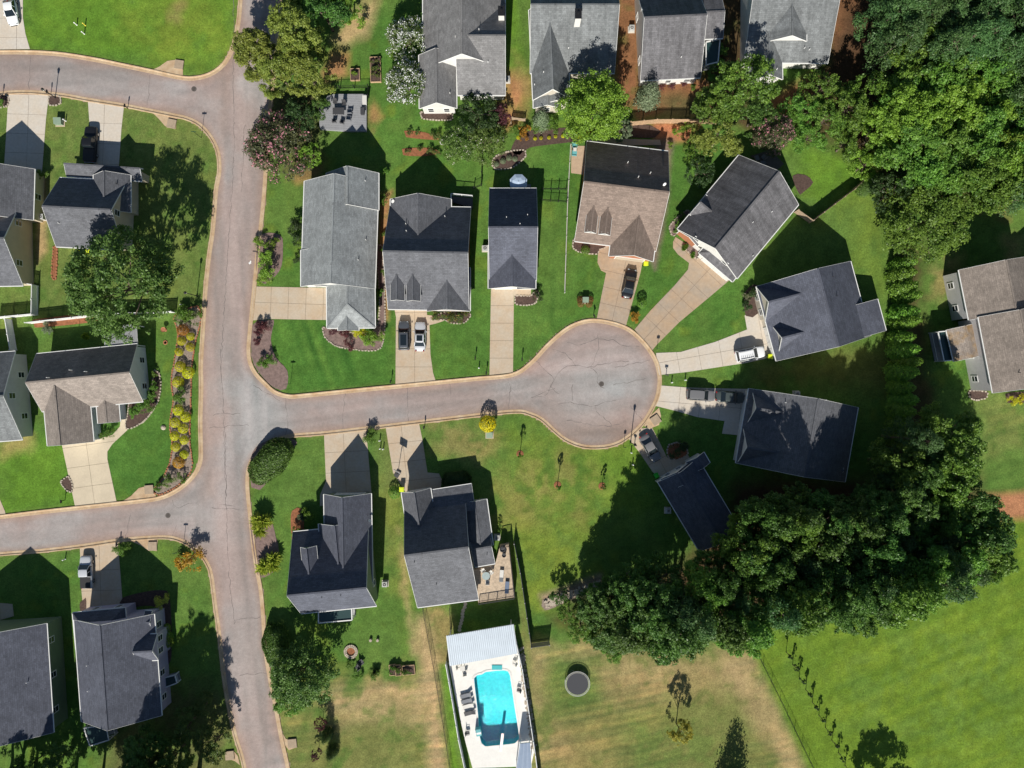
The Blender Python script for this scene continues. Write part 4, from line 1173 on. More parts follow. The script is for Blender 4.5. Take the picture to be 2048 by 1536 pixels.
for i in range(6): proto_broad('broad%d' % i, 5.0, 13.0, 210, 58, .33, 100 + i)
for i in range(4): proto_broad('mid%d' % i, 3.2, 6.5, 130, 42, .23, 200 + i, low=.18)
for i in range(4): proto_broad('tall%d' % i, 5.0, 20.0, 330, 52, .36, 250 + i, low=.10, lobes=20)
proto_broad('oak', 8.4, 15.0, 460, 62, .34, 300, low=.20, rad=.085, lobes=22)
proto_broad('round', 5.0, 11.0, 420, 44, .30, 277, low=.12, rad=.12, lobes=40)
for i in range(4): proto_pine('pine%d' % i, 4.2, 18.0, 150, 62, .36, 400 + i)
for i in range(3): proto_cone('cyp%d' % i, 1.75, 7.5, 3600, .30, 500 + i, power=.62)
proto_cone('cedar', 2.3, 7.0, 4200, .28, 520, power=.75, shag=.3)
for i in range(3): proto_ball('ball%d' % i, .8, 1.1, 1100, .12, 600 + i, .06)
for i in range(3): proto_broad('bush%d' % i, 1.5, 2.1, 44, 36, .17, 620 + i, low=.02, rad=.22, lobes=8)
for i in range(2): proto_ball('mound%d' % i, 3.0, 2.3, 12000, .24, 640 + i, .08)
for i in range(2): proto_spiky('spiky%d' % i, 1.7, 1.9, 660 + i)
for i in range(3): proto_broad('sap%d' % i, .62, 2.8, 30, 24, .17, 680 + i, low=.28, rad=.26, lobes=6)
for i in range(2): proto_broad('myrtle%d' % i, 3.0, 5.0, 260, 36, .20, 700 + i, low=.12, rad=.13, lobes=30)

LM = {
 'yucca': leaf_mat('yucca_leaves', (0.20, 0.30, 0.03), (0.55, 0.60, 0.09)),
 'dots': leaf_mat('dotted_leaves', (0.060, 0.110, 0.022), (0.200, 0.280, 0.060), (0.78, 0.74, 0.64), .14),
 'oak': leaf_mat('oak_leaves', (0.049, 0.108, 0.023), (0.175, 0.275, 0.059)),
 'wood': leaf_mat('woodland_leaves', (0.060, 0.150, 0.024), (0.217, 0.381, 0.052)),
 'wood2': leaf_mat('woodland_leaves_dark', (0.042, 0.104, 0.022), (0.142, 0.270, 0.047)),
 'lime': leaf_mat('lime_leaves', (0.105, 0.205, 0.020), (0.295, 0.450, 0.055)),
 'yell': leaf_mat('yellow_green_leaves', (0.110, 0.175, 0.026), (0.350, 0.420, 0.080)),
 'pine': leaf_mat('pine_needles', (0.035, 0.096, 0.032), (0.138, 0.252, 0.072)),
 'cyp': leaf_mat('cypress_sprays', (0.067, 0.159, 0.022), (0.241, 0.434, 0.047)),
 'pale': leaf_mat('pale_cedar', (0.13, 0.18, 0.10), (0.30, 0.38, 0.22)),
 'dark': leaf_mat('dark_leaves', (0.020, 0.049, 0.014), (0.072, 0.123, 0.032)),
 'white': leaf_mat('white_myrtle', (0.065, 0.123, 0.029), (0.189, 0.290, 0.072), (0.850, 0.850, 0.850), .42),
 'pink': leaf_mat('pink_myrtle', (0.043, 0.058, 0.026), (0.145, 0.152, 0.065), (0.667, 0.290, 0.348), .30),
 'gold': leaf_mat('golden_leaves', (0.36, 0.38, 0.008), (0.72, 0.70, 0.02)),
 'yball': leaf_mat('bright_yellow_leaves', (0.52, 0.43, 0.008), (0.82, 0.72, 0.02)),
 'orange': leaf_mat('orange_leaves', (0.22, 0.16, 0.02), (0.62, 0.30, 0.03)),
 'purple': leaf_mat('purple_leaves', (0.065, 0.020, 0.026), (0.203, 0.065, 0.072)),
 'green': leaf_mat('shrub_leaves', (0.065, 0.152, 0.020), (0.189, 0.348, 0.043)),
 'brown': leaf_mat('brown_leaves', (0.14, 0.075, 0.02), (0.33, 0.19, 0.06)),
 'mixfl': leaf_mat('flower_leaves', (0.045, 0.09, 0.02), (0.16, 0.22, 0.05), (0.62, 0.38, 0.10), .22),
 'dryfl': leaf_mat('hydrangea_leaves', (0.06, 0.09, 0.03), (0.20, 0.22, 0.08), (0.55, 0.46, 0.38), .30),
 'straw': leaf_mat('bleached_leaves', (0.34, 0.34, 0.05), (0.62, 0.62, 0.10)),
}
tr_ = random.Random(21)
def plant(pkey, pxy, h, R, mat, label, name='tree', cat='tree', group=None, zc=.62, rz=None, ground=None):
    """pxy: where the middle of the crown shows in the photo; the stem stands below it on the ground"""
    tm, cm, R0, h0 = PROTO[pkey]
    b = W(*ground) if ground else W(*pxy, zc * h)
    t = thing(name, (b.x, b.y, 0), label, cat, group, rz=tr_.uniform(0, 6.28) if rz is None else rz)
    rx, ry = R if isinstance(R, tuple) else (R, R)
    t.scale = (rx / R0, ry / R0, h / h0)
    link('trunk' if cat == 'tree' else 'stem', tm, BARK, t)
    link('crown' if cat == 'tree' else 'foliage', cm, LM[mat], t)
    return t
def P(kind, n): return kind + str(tr_.randrange(n))

# single trees
plant('oak', (250,572), 15, 8.4, 'oak', 'huge spreading oak beside the white vinyl fence')
plant('broad0', (535,112), 8.5, 4.6, 'yell', 'yellowing leafy tree overhanging the main road')
plant('broad1', (592,55), 11, 3.9, 'yell', 'tall pale leaved tree above the main road')
plant('broad2', (612,142), 8, 4.3, 'yell', 'yellow green tree beside the round ended deck')
plant('broad5', (560,150), 7.5, 3.6, 'yell', 'lowest yellow green tree above the pink crape myrtle')
plant('broad1', (505,90), 7.5, 2.8, 'yell', 'small yellow tree leaning over the road')
plant('broad3', (650,30), 8, 4.2, 'wood2', 'dark green tree beside the strip of bare straw')
plant('mid0', (697,12), 5.5, 3.0, 'lime', 'light green bushy tree above the bare straw strip')
plant('broad4', (590,-40), 10, 4.5, 'wood2', 'dark tree shading the top of the main road')
plant('myrtle0', (815,80), 5.2, 3.3, 'white', 'white flowering crape myrtle touching the taupe roof')
plant('myrtle1', (813,165), 5.2, 3.5, 'white', 'white flowering crape myrtle near the white front gable')
plant('myrtle0', (562,292), 6.0, 5.0, 'pink', 'wide pink flowering crape myrtle at the main road')
plant('mid1', (622,310), 4.0, 1.9, 'lime', 'small light green tree behind the long pale house')
plant('mid2', (598,232), 5, 3.0, 'dark', 'dark evergreen tree beside the grey round ended deck')
plant('mid0', (638,215), 4.5, 1.8, 'wood2', 'slim dark tree touching the round ended deck')
plant('myrtle1', (915,288), 4.2, 2.9, 'dots', 'spreading white dotted shrub tree beside the stone urn')
plant('myrtle0', (972,286), 4.2, 3.2, 'dots', 'broad white dotted shrub tree over the mulch corner')
plant('mid1', (955,228), 5.5, 3.3, 'dark', 'dark shaded tree by the white porch')
plant('mid2', (1000,228), 3.5, 1.8, 'purple', 'small purple leaved tree beside the white porch')
plant('round', (1190,213), 11.5, 4.9, 'lime', 'rounded bright green tree below the slate house')
plant('cedar', (1300,187), 6.8, 2.2, 'pale', 'pale silvery conical cedar in front of white walls', zc=.45)
plant('cedar', (1083,238), 5.0, 1.6, 'pale', 'small silvery conifer by the slate house corner', zc=.45)
plant('mid0', (1240,258), 3.4, 1.9, 'pale', 'low silvery shrub tree behind the brown house')
plant('broad1', (1490,178), 13, 4.6, 'wood', 'mid green tree in front of the white central gable')
plant('broad4', (1435,215), 9.5, 3.6, 'wood', 'green tree at the end of the brown fence')
plant('broad3', (1440,272), 8.5, 3.9, 'yell', 'yellow green tree behind the angled house')
plant('mid1', (1400,342), 4.2, 2.4, 'dark', 'small dark tree beside the angled house wall')
plant('myrtle1', (1545,270), 6.5, 3.0, 'pink', 'faded pink crape myrtle behind the angled house')
plant('mid2', (1510,235), 6, 3.2, 'wood2', 'dark green tree beside the pink crape myrtle')
plant('mid1', (1390,300), 4, 1.9, 'green', 'small green tree at the curved straw path')
plant('round', (600,1352), 9, 4.7, 'oak', 'leafy dark tree in the dry yard beside the main road')
plant('mid0', (575,1395), 6, 2.8, 'wood', 'young green tree under the leafy dark yard tree')
plant('round', (1855,440), 9, 6.2, 'wood', 'wide glossy tree beside the grey two storey house')
plant('mid1', (1790,385), 7.5, 3.6, 'dark', 'dark tree at the wooden fence end')
plant('cedar', (1735,372), 4.0, 1.6, 'wood2', 'small conical tree beside the wooden fence end', zc=.4)
plant('cedar', (660,1512), 3.6, 1.2, 'dark', 'small dark conifer like tree at the bottom of the dry yard')
plant('mid1', (640,1448), 3.0, 1.0, 'purple', 'small maroon tree in the dry yard')
plant('cedar', (650,1478), 3.8, 1.1, 'dark', 'small dark tree beside the maroon one')
plant('mid2', (632,1508), 2.6, .9, 'purple', 'second maroon sapling lower in the dry yard')
plant('mid0', (1360,1462), 5.6, 1.9, 'straw', 'small bleached yellow tree in the mown dry yard', zc=.5)
# woodland: poisson scatter of crown positions
def scatter(poly, n, dmin, seed):
    r = random.Random(seed); out = []
    xs = [p[0] for p in poly]; ys = [p[1] for p in poly]; t = 0
    while len(out) < n and t < 9000:
        t += 1; p = (r.uniform(min(xs), max(xs)), r.uniform(min(ys), max(ys)))
        if not inside(np.array([p]), poly)[0]: continue
        if all((p[0] - q[0]) ** 2 + (p[1] - q[1]) ** 2 > dmin ** 2 for q in out): out.append(p)
    return out
GW = 'woodland trees south of the turning circle'
def where_lr(p):
    x, y = p
    if y > 1215 and x < 1500: return 'on the edge above the mown dry yard'
    if x > 1850 and y < 1000: return 'on the edge facing the right hand field'
    if x > 1830: return 'near the red clay bank'
    if y > 1150: return 'on the edge above the green field'
    if x < 1480: return 'right behind the dark narrow house'
    return 'deep in the shade below the half shaded house'
FL_S = [(1310,1200),(1400,1215),(1480,1225),(1580,1195),(1690,1165),(1800,1140),(1900,1100),(1950,1060),(1985,1080),(1960,1130),(1850,1165),(1720,1190),(1600,1215),(1490,1248),(1330,1255),(1300,1230)]
for i, p in enumerate(scatter(FL_S, 30, 36, 4)):
    r = tr_.random(); w_ = where_lr(p); hh = tr_.uniform(18.5, 21.5) * (.82 if p[0] < 1345 else 1) * (.85 if p[0] > 1880 else 1)
    if r < .3: plant(P('pine', 4), p, hh, tr_.uniform(3.6, 4.4), 'pine', 'tall pine of the lower wood ' + w_, 'pine_tree', 'tree', 'pines ' + w_)
    else: plant(P('tall', 4), p, hh, tr_.uniform(3.8, 4.8), 'wood' if r < .75 else 'wood2', 'tall leafy tree of the lower wood ' + w_, 'broadleaf_tree', 'tree', 'leafy trees ' + w_)
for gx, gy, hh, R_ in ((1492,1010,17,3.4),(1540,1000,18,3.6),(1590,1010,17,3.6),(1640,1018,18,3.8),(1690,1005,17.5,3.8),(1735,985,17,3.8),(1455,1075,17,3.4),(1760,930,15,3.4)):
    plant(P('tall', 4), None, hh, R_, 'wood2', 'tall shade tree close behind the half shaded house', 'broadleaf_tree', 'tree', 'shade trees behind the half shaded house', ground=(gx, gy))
FL_N = [(1400,1130),(1480,1120),(1520,1040),(1600,1040),(1700,1040),(1770,1000),(1800,900),(1830,850),(1900,860),(1905,960),(1930,1020),(1880,1090),(1790,1120),(1680,1140),(1580,1170),(1480,1195),(1380,1180)]
for i, p in enumerate(scatter(FL_N, 40, 44, 14)):
    r = tr_.random(); w_ = where_lr(p); hh = tr_.uniform(15, 18.5) if p[0] < 1770 else tr_.uniform(12, 16)
    if r < .3: plant(P('pine', 4), p, hh, tr_.uniform(3.0, 3.8), 'pine', 'mid height pine of the lower wood ' + w_, 'pine_tree', 'tree', 'smaller pines ' + w_)
    else: plant(P('broad', 6), p, hh, tr_.uniform(3.6, 4.8), 'wood' if r < .7 else 'wood2', 'rounded leafy tree of the lower wood ' + w_, 'broadleaf_tree', 'tree', 'rounded trees ' + w_)
for p, hh, R_ in (((1235,1205),11,3.4),((1275,1175),14,3.6),((1195,1215),8.5,3.0),((1305,1215),16.5,4.2),((1262,1255),13,4.0),((1215,1255),9.5,3.4),((1320,1170),16,3.8),((1340,1260),17,4.2)):
    plant(P('tall', 4), p, hh, R_, 'wood2', 'slim dark tree at the thin western tip of the lower wood', 'broadleaf_tree', 'tree', 'slim trees at the wood tip')
for p, hh, R_, m in (((1140,1225),4.5,1.9,'green'),((1165,1262),5.5,2.4,'wood'),((1120,1195),3.5,1.4,'wood2'),((1185,1215),5,2.2,'wood2'),((1228,1302),5,2.0,'wood'),((1205,1180),7,2.0,'wood2')):
    plant(P('mid', 4), p, hh, R_, m, 'low bushy tree at the thin western tip of the wood', 'understorey_tree', 'tree', 'low trees at the wood tip')
GU = 'woodland trees behind the upper houses'
UL_ = [(1790,40),(1790,130),(1790,250),(1800,330),(1900,360),(1960,375),(2130,380),(2130,-80),(1790,-80)]
for i, p in enumerate(scatter(UL_, 74, 38, 6)):
    up = p[1] < 110 + (p[0] - 1790) * .05 or p[0] > 2030
    w_ = 'beside the red straw bank' if p[0] < 1870 and p[1] < 170 else 'above the wide glossy tree' if p[0] < 1900 else 'over the two storey house lawn' if p[1] > 250 else 'far from any house'
    lm = 'lime' if tr_.random() < .4 else 'wood'
    if up: plant(P('pine', 4), p, tr_.uniform(13, 17), tr_.uniform(3.6, 4.8), 'pine', 'dark bluish pine of the upper wood ' + w_, 'pine_tree', 'tree', 'upper wood pines ' + w_)
    else: plant(P('broad', 6), p, tr_.uniform(10, 13), tr_.uniform(4.2, 5.4), lm, ('yellowish sunlit tree of the upper wood ' if lm == 'lime' else 'fresh green tree of the upper wood ') + w_, 'broadleaf_tree', 'tree', ('yellowish' if lm == 'lime' else 'green') + ' trees ' + w_)
for p, hh, R_, m in (((1600,225),6,3.0,'wood'),((1640,180),7,3.2,'wood'),((1650,240),6.5,3.4,'wood'),((1700,220),8,3.6,'wood'),((1735,280),7,3.4,'lime'),((1690,290),5,3.0,'wood'),((1740,190),8.5,3.4,'wood'),((1620,275),5,2.8,'wood'),((1575,235),4.5,2.2,'green'),((1765,250),9,3.6,'wood'),((1730,330),5,2.4,'lime')):
    plant(P('mid', 4), p, hh, R_, m, 'low leafy tree in the thicket below the red straw bank', 'thicket_tree', 'tree', 'trees of the thicket')
# trees beyond the lower edge whose shadows reach into view, and the shaded ones in the lower left corner
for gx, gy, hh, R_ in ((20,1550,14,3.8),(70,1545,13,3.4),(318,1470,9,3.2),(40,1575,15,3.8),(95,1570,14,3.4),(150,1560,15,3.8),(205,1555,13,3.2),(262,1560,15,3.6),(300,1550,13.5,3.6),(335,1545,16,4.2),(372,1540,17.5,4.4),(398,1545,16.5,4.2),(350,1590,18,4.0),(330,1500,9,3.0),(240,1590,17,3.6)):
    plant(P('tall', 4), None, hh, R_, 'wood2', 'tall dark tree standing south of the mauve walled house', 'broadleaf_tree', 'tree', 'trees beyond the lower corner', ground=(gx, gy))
for p, hh, R_ in (((375,1450),5,2.6),((425,1490),6,3.0),((350,1510),5.5,2.8),((410,1410),4,2.0),((300,1530),6,3.0),((120,1515),5.5,2.8),((60,1530),5,2.6)):
    plant(P('mid', 4), p, hh, R_, 'oak', 'low shaded tree in the dark yard behind the mauve walled house', 'yard_tree', 'tree', 'trees of the dark corner yard')
plant('cedar', None, 8.6, 3.3, 'pine', 'young conifer just below the mown dry yard', 'pine_tree', ground=(1458,1580))
plant('broad1', None, 10, 5.0, 'wood', 'round tree just below the green field', 'broadleaf_tree', ground=(1752,1640))
# cypress row
for k in range(15):
    y = 512 + 26.5 * k
    plant(P('cyp', 3), None, tr_.uniform(5.8, 8.0), tr_.uniform(1.6, 2.15), 'cyp', 'columnar evergreen in the long cypress hedge row', 'cypress_tree', 'tree', 'cypress hedge row', ground=(1790 + tr_.uniform(-6, 6), 528 + (y - 512) * .93 + tr_.uniform(-7, 7)))
# saplings
for k in range(10):
    plant(P('sap', 3), None, tr_.uniform(2.0, 2.6), .40, 'dark', 'thin staked sapling in the row along the chain link fence', 'sapling', 'tree', 'row of saplings', ground=(1572 + 13.1 * k, 1304 + 25.2 * k))
for q, hh, lb in (((1040,908), 3.6, 'thin young tree on mulch ring nearest the street lawn corner'), ((1115,970), 4.0, 'thin young tree in the middle of the lawn'), ((1204,972), 2.6, 'shortest thin sapling on the lawn by the turning circle')):
    plant(P('sap', 3), None, hh, .42, 'green', lb, 'sapling', 'tree', ground=q)
    c = W(*q); MB().lathe([(.62, -.02), (.6, .04), (.3, .09), (0.001, .1)], 14, (c.x, c.y, 0)).build('mulch_ring', REDMULCH, kind='structure')

# ---- shrubs
def shrubs(lst, pk, n, mat, label, group, name='shrub', hf=1.3):
    for q in lst:
        R_ = q[2]
        plant(P(pk, n), (q[0], q[1]), R_ * hf, R_, mat, label, name, 'shrub', group, zc=.5)
shrubs([(363,682,.75),(381,673,.7),(358,704,.7),(380,694,.75),(360,733,.95),(376,745,1.0),(356,764,.95),(356,820,.95),(371,834,.9),(350,845,.9),(366,857,.85),(349,872,.8),(368,880,.75),(351,894,.8),(368,909,.75)],
       'ball', 3, 'gold', 'golden globe shrub in the gravel border along the main road', 'golden border shrubs')
shrubs([(357,925,1.05),(366,660,1.0)], 'ball', 3, 'orange', 'orange globe shrub in the gravel border along the main road', 'orange border shrubs')
shrubs([(363,955,.9),(319,979,.95),(337,961,1.1),(372,625,1.3),(386,632,1.6),(360,633,1.2),(362,790,1.4)], 'bush', 3, 'green', 'dark green shrub in the gravel border along the main road', 'green border shrubs')
shrubs([(1070,277,.32),(1082,276,.33),(1098,275,.33),(1111,273,.3),(1126,272,.34),(1037,275,.36)], 'ball', 3, 'gold', 'tiny lime globe shrub in the curved mulch bed', 'tiny lime shrubs')
shrubs([(1158,270,.65),(1179,267,.6),(1196,268,.62),(1213,267,.66)], 'ball', 3, 'gold', 'lime globe shrub behind the brown house', 'lime globe shrubs')
shrubs([(1050,262,1.0),(1047,272,.9)], 'bush', 3, 'orange', 'orange flowering shrub in the curved mulch bed', 'orange bed shrubs')
shrubs([(1161,599,.62),(1180,599,.62),(1162,607,.6),(1178,608,.6)], 'ball', 3, 'brown', 'brown clipped shrub around the green utility box', 'brown box shrubs')
plant('ball0', (975,848), 2.6, 1.45, 'yball', 'bright yellow egg shaped shrub beside the road', 'shrub', 'shrub', zc=.5)
plant('bush0', (380,1117), 2.6, 2.3, 'orange', 'orange and yellow shrub at the road junction corner', 'shrub', 'shrub', zc=.5)
plant('spiky0', (526,1052), 2.6, 2.3, 'yucca', 'spiky yucca clump, upper of two by the main road', 'yucca', 'shrub', zc=.4)
plant('spiky1', (533,1122), 2.6, 2.4, 'yucca', 'spiky yucca clump, lower of two by the main road', 'yucca', 'shrub', zc=.4)
plant('mound0', (541,922), 2.4, (4.4, 2.6), 'wood2', 'big clipped oval shrub at the street corner', 'shrub', 'shrub', zc=.5, rz=.82)
plant('mound1', (553,1292), 2.8, (2.3, 3.7), 'wood2', 'big clipped oval shrub along the main road kerb', 'shrub', 'shrub', zc=.5, rz=.15)
plant('mound0', (913,960), 1.9, (2.4, 1.5), 'dark', 'dark clipped hedge mound in the house shadow', 'shrub', 'shrub', zc=.5, rz=.1)
shrubs([(591,455,1.5),(594,478,1.2),(598,520,.9)], 'bush', 3, 'dark', 'dark evergreen shrub against the long pale house', 'dark house shrubs')
shrubs([(541,510,1.6),(533,540,1.7),(528,558,1.2),(548,488,1.0),(522,486,1.2)], 'bush', 3, 'lime', 'bright green shrub in the roadside bed above the corner driveway', 'roadside bed shrubs')
shrubs([(671,664,.95),(693,672,.95),(697,690,.95)], 'bush', 3, 'purple', 'purple shrub in the stone edged bed of the pale house', 'purple bed shrubs')
shrubs([(722,668,1.1),(712,660,.9)], 'bush', 3, 'gold', 'yellow shrub in the stone edged bed of the pale house', 'yellow bed shrubs')
shrubs([(735,684,1.7),(752,676,1.5)], 'bush', 3, 'lime', 'leafy green shrub at the corner of the pale house bed', 'leafy corner shrubs')
shrubs([(528,655,1.0),(517,668,.9),(512,680,.8),(520,650,.8)], 'bush', 3, 'purple', 'purple shrub in the faded corner bed', 'purple corner shrubs')
shrubs([(520,727,1.1),(538,722,1.1)], 'bush', 3, 'green', 'round green shrub in the faded corner bed', 'green corner shrubs')
shrubs([(284,812,1.4),(272,826,1.1),(298,812,1.1),(302,790,1.0),(309,772,.9),(308,745,.8),(220,865,.9),(206,869,.8)], 'bush', 3, 'green', 'green shrub in front of the brown roofed garage house', 'brown house shrubs')
shrubs([(333,1256,.75),(335,1283,1.1),(336,1274,.9)], 'ball', 3, 'lime', 'bright green shrub along the mauve side wall', 'mauve wall shrubs')
shrubs([(325,1202,1.3)], 'bush', 3, 'straw', 'straw coloured dry shrub at the shaded front bed', None)
shrubs([(616,1028,1.1),(589,1067,1.15),(590,1100,.75),(588,1150,.6)], 'bush', 3, 'lime', 'light green shrub along the west side of the green walled house', 'west side shrubs')
shrubs([(742,873,1.35)], 'bush', 3, 'green', 'green shrub hiding a mailbox between two driveways', None)
shrubs([(789,985,1.05)], 'ball', 3, 'green', 'clipped green shrub next to the lime bin by the charcoal house', None)
shrubs([(1265,638,.9),(1270,630,.8)], 'bush', 3, 'orange', 'orange flowering shrub at the turning circle kerb', 'kerb flower shrubs')
shrubs([(1171,500,.75)], 'ball', 3, 'green', 'round green shrub in the stone edged brick house bed', None)
shrubs([(1076,590,1.0)], 'bush', 3, 'dark', 'dark shrub beside the narrow house porch', None)
shrubs([(1501,588,1.2),(1498,615,1.1)], 'bush', 3, 'dark', 'dark shrub beside the gabled bays', 'bay shrubs')
shrubs([(1496,592,.9)], 'bush', 3, 'dryfl', 'dry pinkish shrub beside the gabled bays', None)
shrubs([(1354,903,1.4),(1362,895,1.2)], 'bush', 3, 'dark', 'dark bush in the stone ringed bed of the shaded house', 'stone ring bushes')
shrubs([(872,632,.8),(905,632,1.2),(920,633,1.1),(892,634,.8),(932,630,.7)], 'bush', 3, 'mixfl', 'flowering shrub in the curved bed of the dormer house', 'curved bed flowers')
shrubs([(2026,800,.9),(2042,798,.9)], 'bush', 3, 'gold', 'yellow shrub below the two storey house', 'yellow wall shrubs')
shrubs([(770,470,.6),(765,500,.5),(768,545,.6),(760,590,.9),(766,400,1.0),(764,345,1.0)], 'bush', 3, 'green', 'shrub in the narrow soil strip between the pale and dormer houses', 'soil strip shrubs')
shrubs([(820,262,.6),(836,264,.5),(862,270,.6),(878,272,.9),(816,303,.5),(840,301,.6),(860,302,.7),(874,306,.7)], 'bush', 3, 'mixfl', 'flowering plant in the thin red garden rows', 'garden row plants')
shrubs([(993,328,.45),(1006,322,.5),(1018,316,.5),(1030,318,.45)], 'ball', 3, 'pale', 'pale cushion plant in the small stone edged bed', 'cushion plants')
shrubs([(1030,262,1.0),(1075,252,1.1),(1100,245,1.2),(1110,255,1.0)], 'bush', 3, 'green', 'green shrub below the slate house gable', 'slate house shrubs')
shrubs([(1325,174,.7),(1345,172,.7),(1365,172,.7)], 'bush', 3, 'purple', 'purple shrub against the white wall behind the fence', 'purple wall shrubs')
shrubs([(1384,172,.7),(1418,160,1.2),(1430,130,1.4),(1440,100,1.3)], 'bush', 3, 'green', 'green shrub beside the streaked house porch', 'porch shrubs')
shrubs([(1312,465,.5),(1320,440,.5),(1326,425,.6),(1318,455,.5),(1330,405,.6),(1305,500,.5)], 'bush', 3, 'mixfl', 'flowering plant in the strip beside the brown house', 'brown house strip plants')
shrubs([(1358,445,.8),(1366,432,.7),(1352,458,.6)], 'bush', 3, 'green', 'green shrub in the stone edged bed of the angled house', 'angled house shrubs')
shrubs([(1372,496,.7),(1388,510,.6)], 'spiky', 2, 'green', 'spiky green plant beside the angled house walk', 'walk side plants')
shrubs([(1360,262,1.1),(1375,256,1.0),(1340,290,.6)], 'bush', 3, 'lime', 'bright shrub on the red patio soil', 'patio soil shrubs')
shrubs([(95,655,1.0),(105,662,.8)], 'bush', 3, 'pale', 'pale wispy shrub beside the white vinyl fence', 'wispy fence shrubs')
shrubs([(172,672,.8)], 'spiky', 2, 'lime', 'bright green leafy plant in the dark yard beside the corrugated roof', None)
shrubs([(750,1350,.9),(715,1352,.8),(700,1330,.7)], 'bush', 3, 'green', 'low green shrub by the fire ring', 'fire ring shrubs')
shrubs([(752,1345,.7)], 'spiky', 2, 'dark', 'thin dark plant between the fire ring and planters', None)
shrubs([(7,205,.9)], 'bush', 3, 'green', 'green shrub in the stone bed by the left driveway', None)
shrubs([(86,350,1.1)], 'bush', 3, 'green', 'green shrub at the tan garage corner', None)
shrubs([(1000,1050,.4),(998,1062,.4),(999,1040,.4)], 'bush', 3, 'green', 'slim shrub beside the charcoal house fence', 'slim fence shrubs')
shrubs([(236,1100,.9),(246,1102,.9),(254,1096,.7)], 'bush', 3, 'green', 'green shrub around the mailbox by the pickup driveway', 'mailbox shrubs')
shrubs([(560,1040,.9)], 'spiky', 2, 'green', 'wispy green plant beside the red mulch bed', None) if False else None
shrubs([(602,1030,1.0)], 'spiky', 2, 'pale', 'wispy pale grass clump beside the red mulch bed', None)
shrubs([(1015,1180,.6)], 'ball', 3, 'green', 'potted green bush on the timber deck corner', None) if False else None
# ------------------------------------------------------------------ vehicles
def paint(name, col, metallic=.08): return plain('car_' + name, col, .38, metallic, .45, .25)
TYRE = plain('tyre', (0.015, 0.015, 0.015), .85); RIM = plain('rim', (0.42, 0.43, 0.45), .35, .8)
CGLASS = plain('car_glass', (0.012, 0.018, 0.022), .05, 0, .9); LAMPW = plain('headlamp', (.30, .32, .34), .2); LAMPR = plain('tail_lamp', (.35, .02, .02), .25)
PLASTIC = plain('black_trim', (.02, .02, .021), .6)
def section_loft(mb, secs):
    """secs: list of (x, [(y,z)...]) cross sections with equal counts, capped at both ends"""
    m = len(secs[0][1]); vs = [Vector((x, y, z)) for x, pr in secs for y, z in pr]
    fs = [(i * m + k, i * m + (k + 1) % m, (i + 1) * m + (k + 1) % m, (i + 1) * m + k) for i in range(len(secs) - 1) for k in range(m)]
    fs += [tuple(range(m - 1, -1, -1)), tuple((len(secs) - 1) * m + k for k in range(m))]
    mb.add(vs, fs); return mb
def body_prof(w, z0, z1, c=.12, tum=.06):
    return [(-w + .05, z0), (w - .05, z0), (w, z0 + .18), (w, z1 - c - .1), (w - tum * .5, z1 - c), (w - tum - c, z1), (0, z1 + .025), (-w + tum + c, z1), (-w + tum * .5, z1 - c), (-w, z1 - c - .1), (-w, z0 + .18)]
def soften(o):
    m = o.modifiers.new('soft', 'SUBSURF'); m.levels = 2; m.render_levels = 2
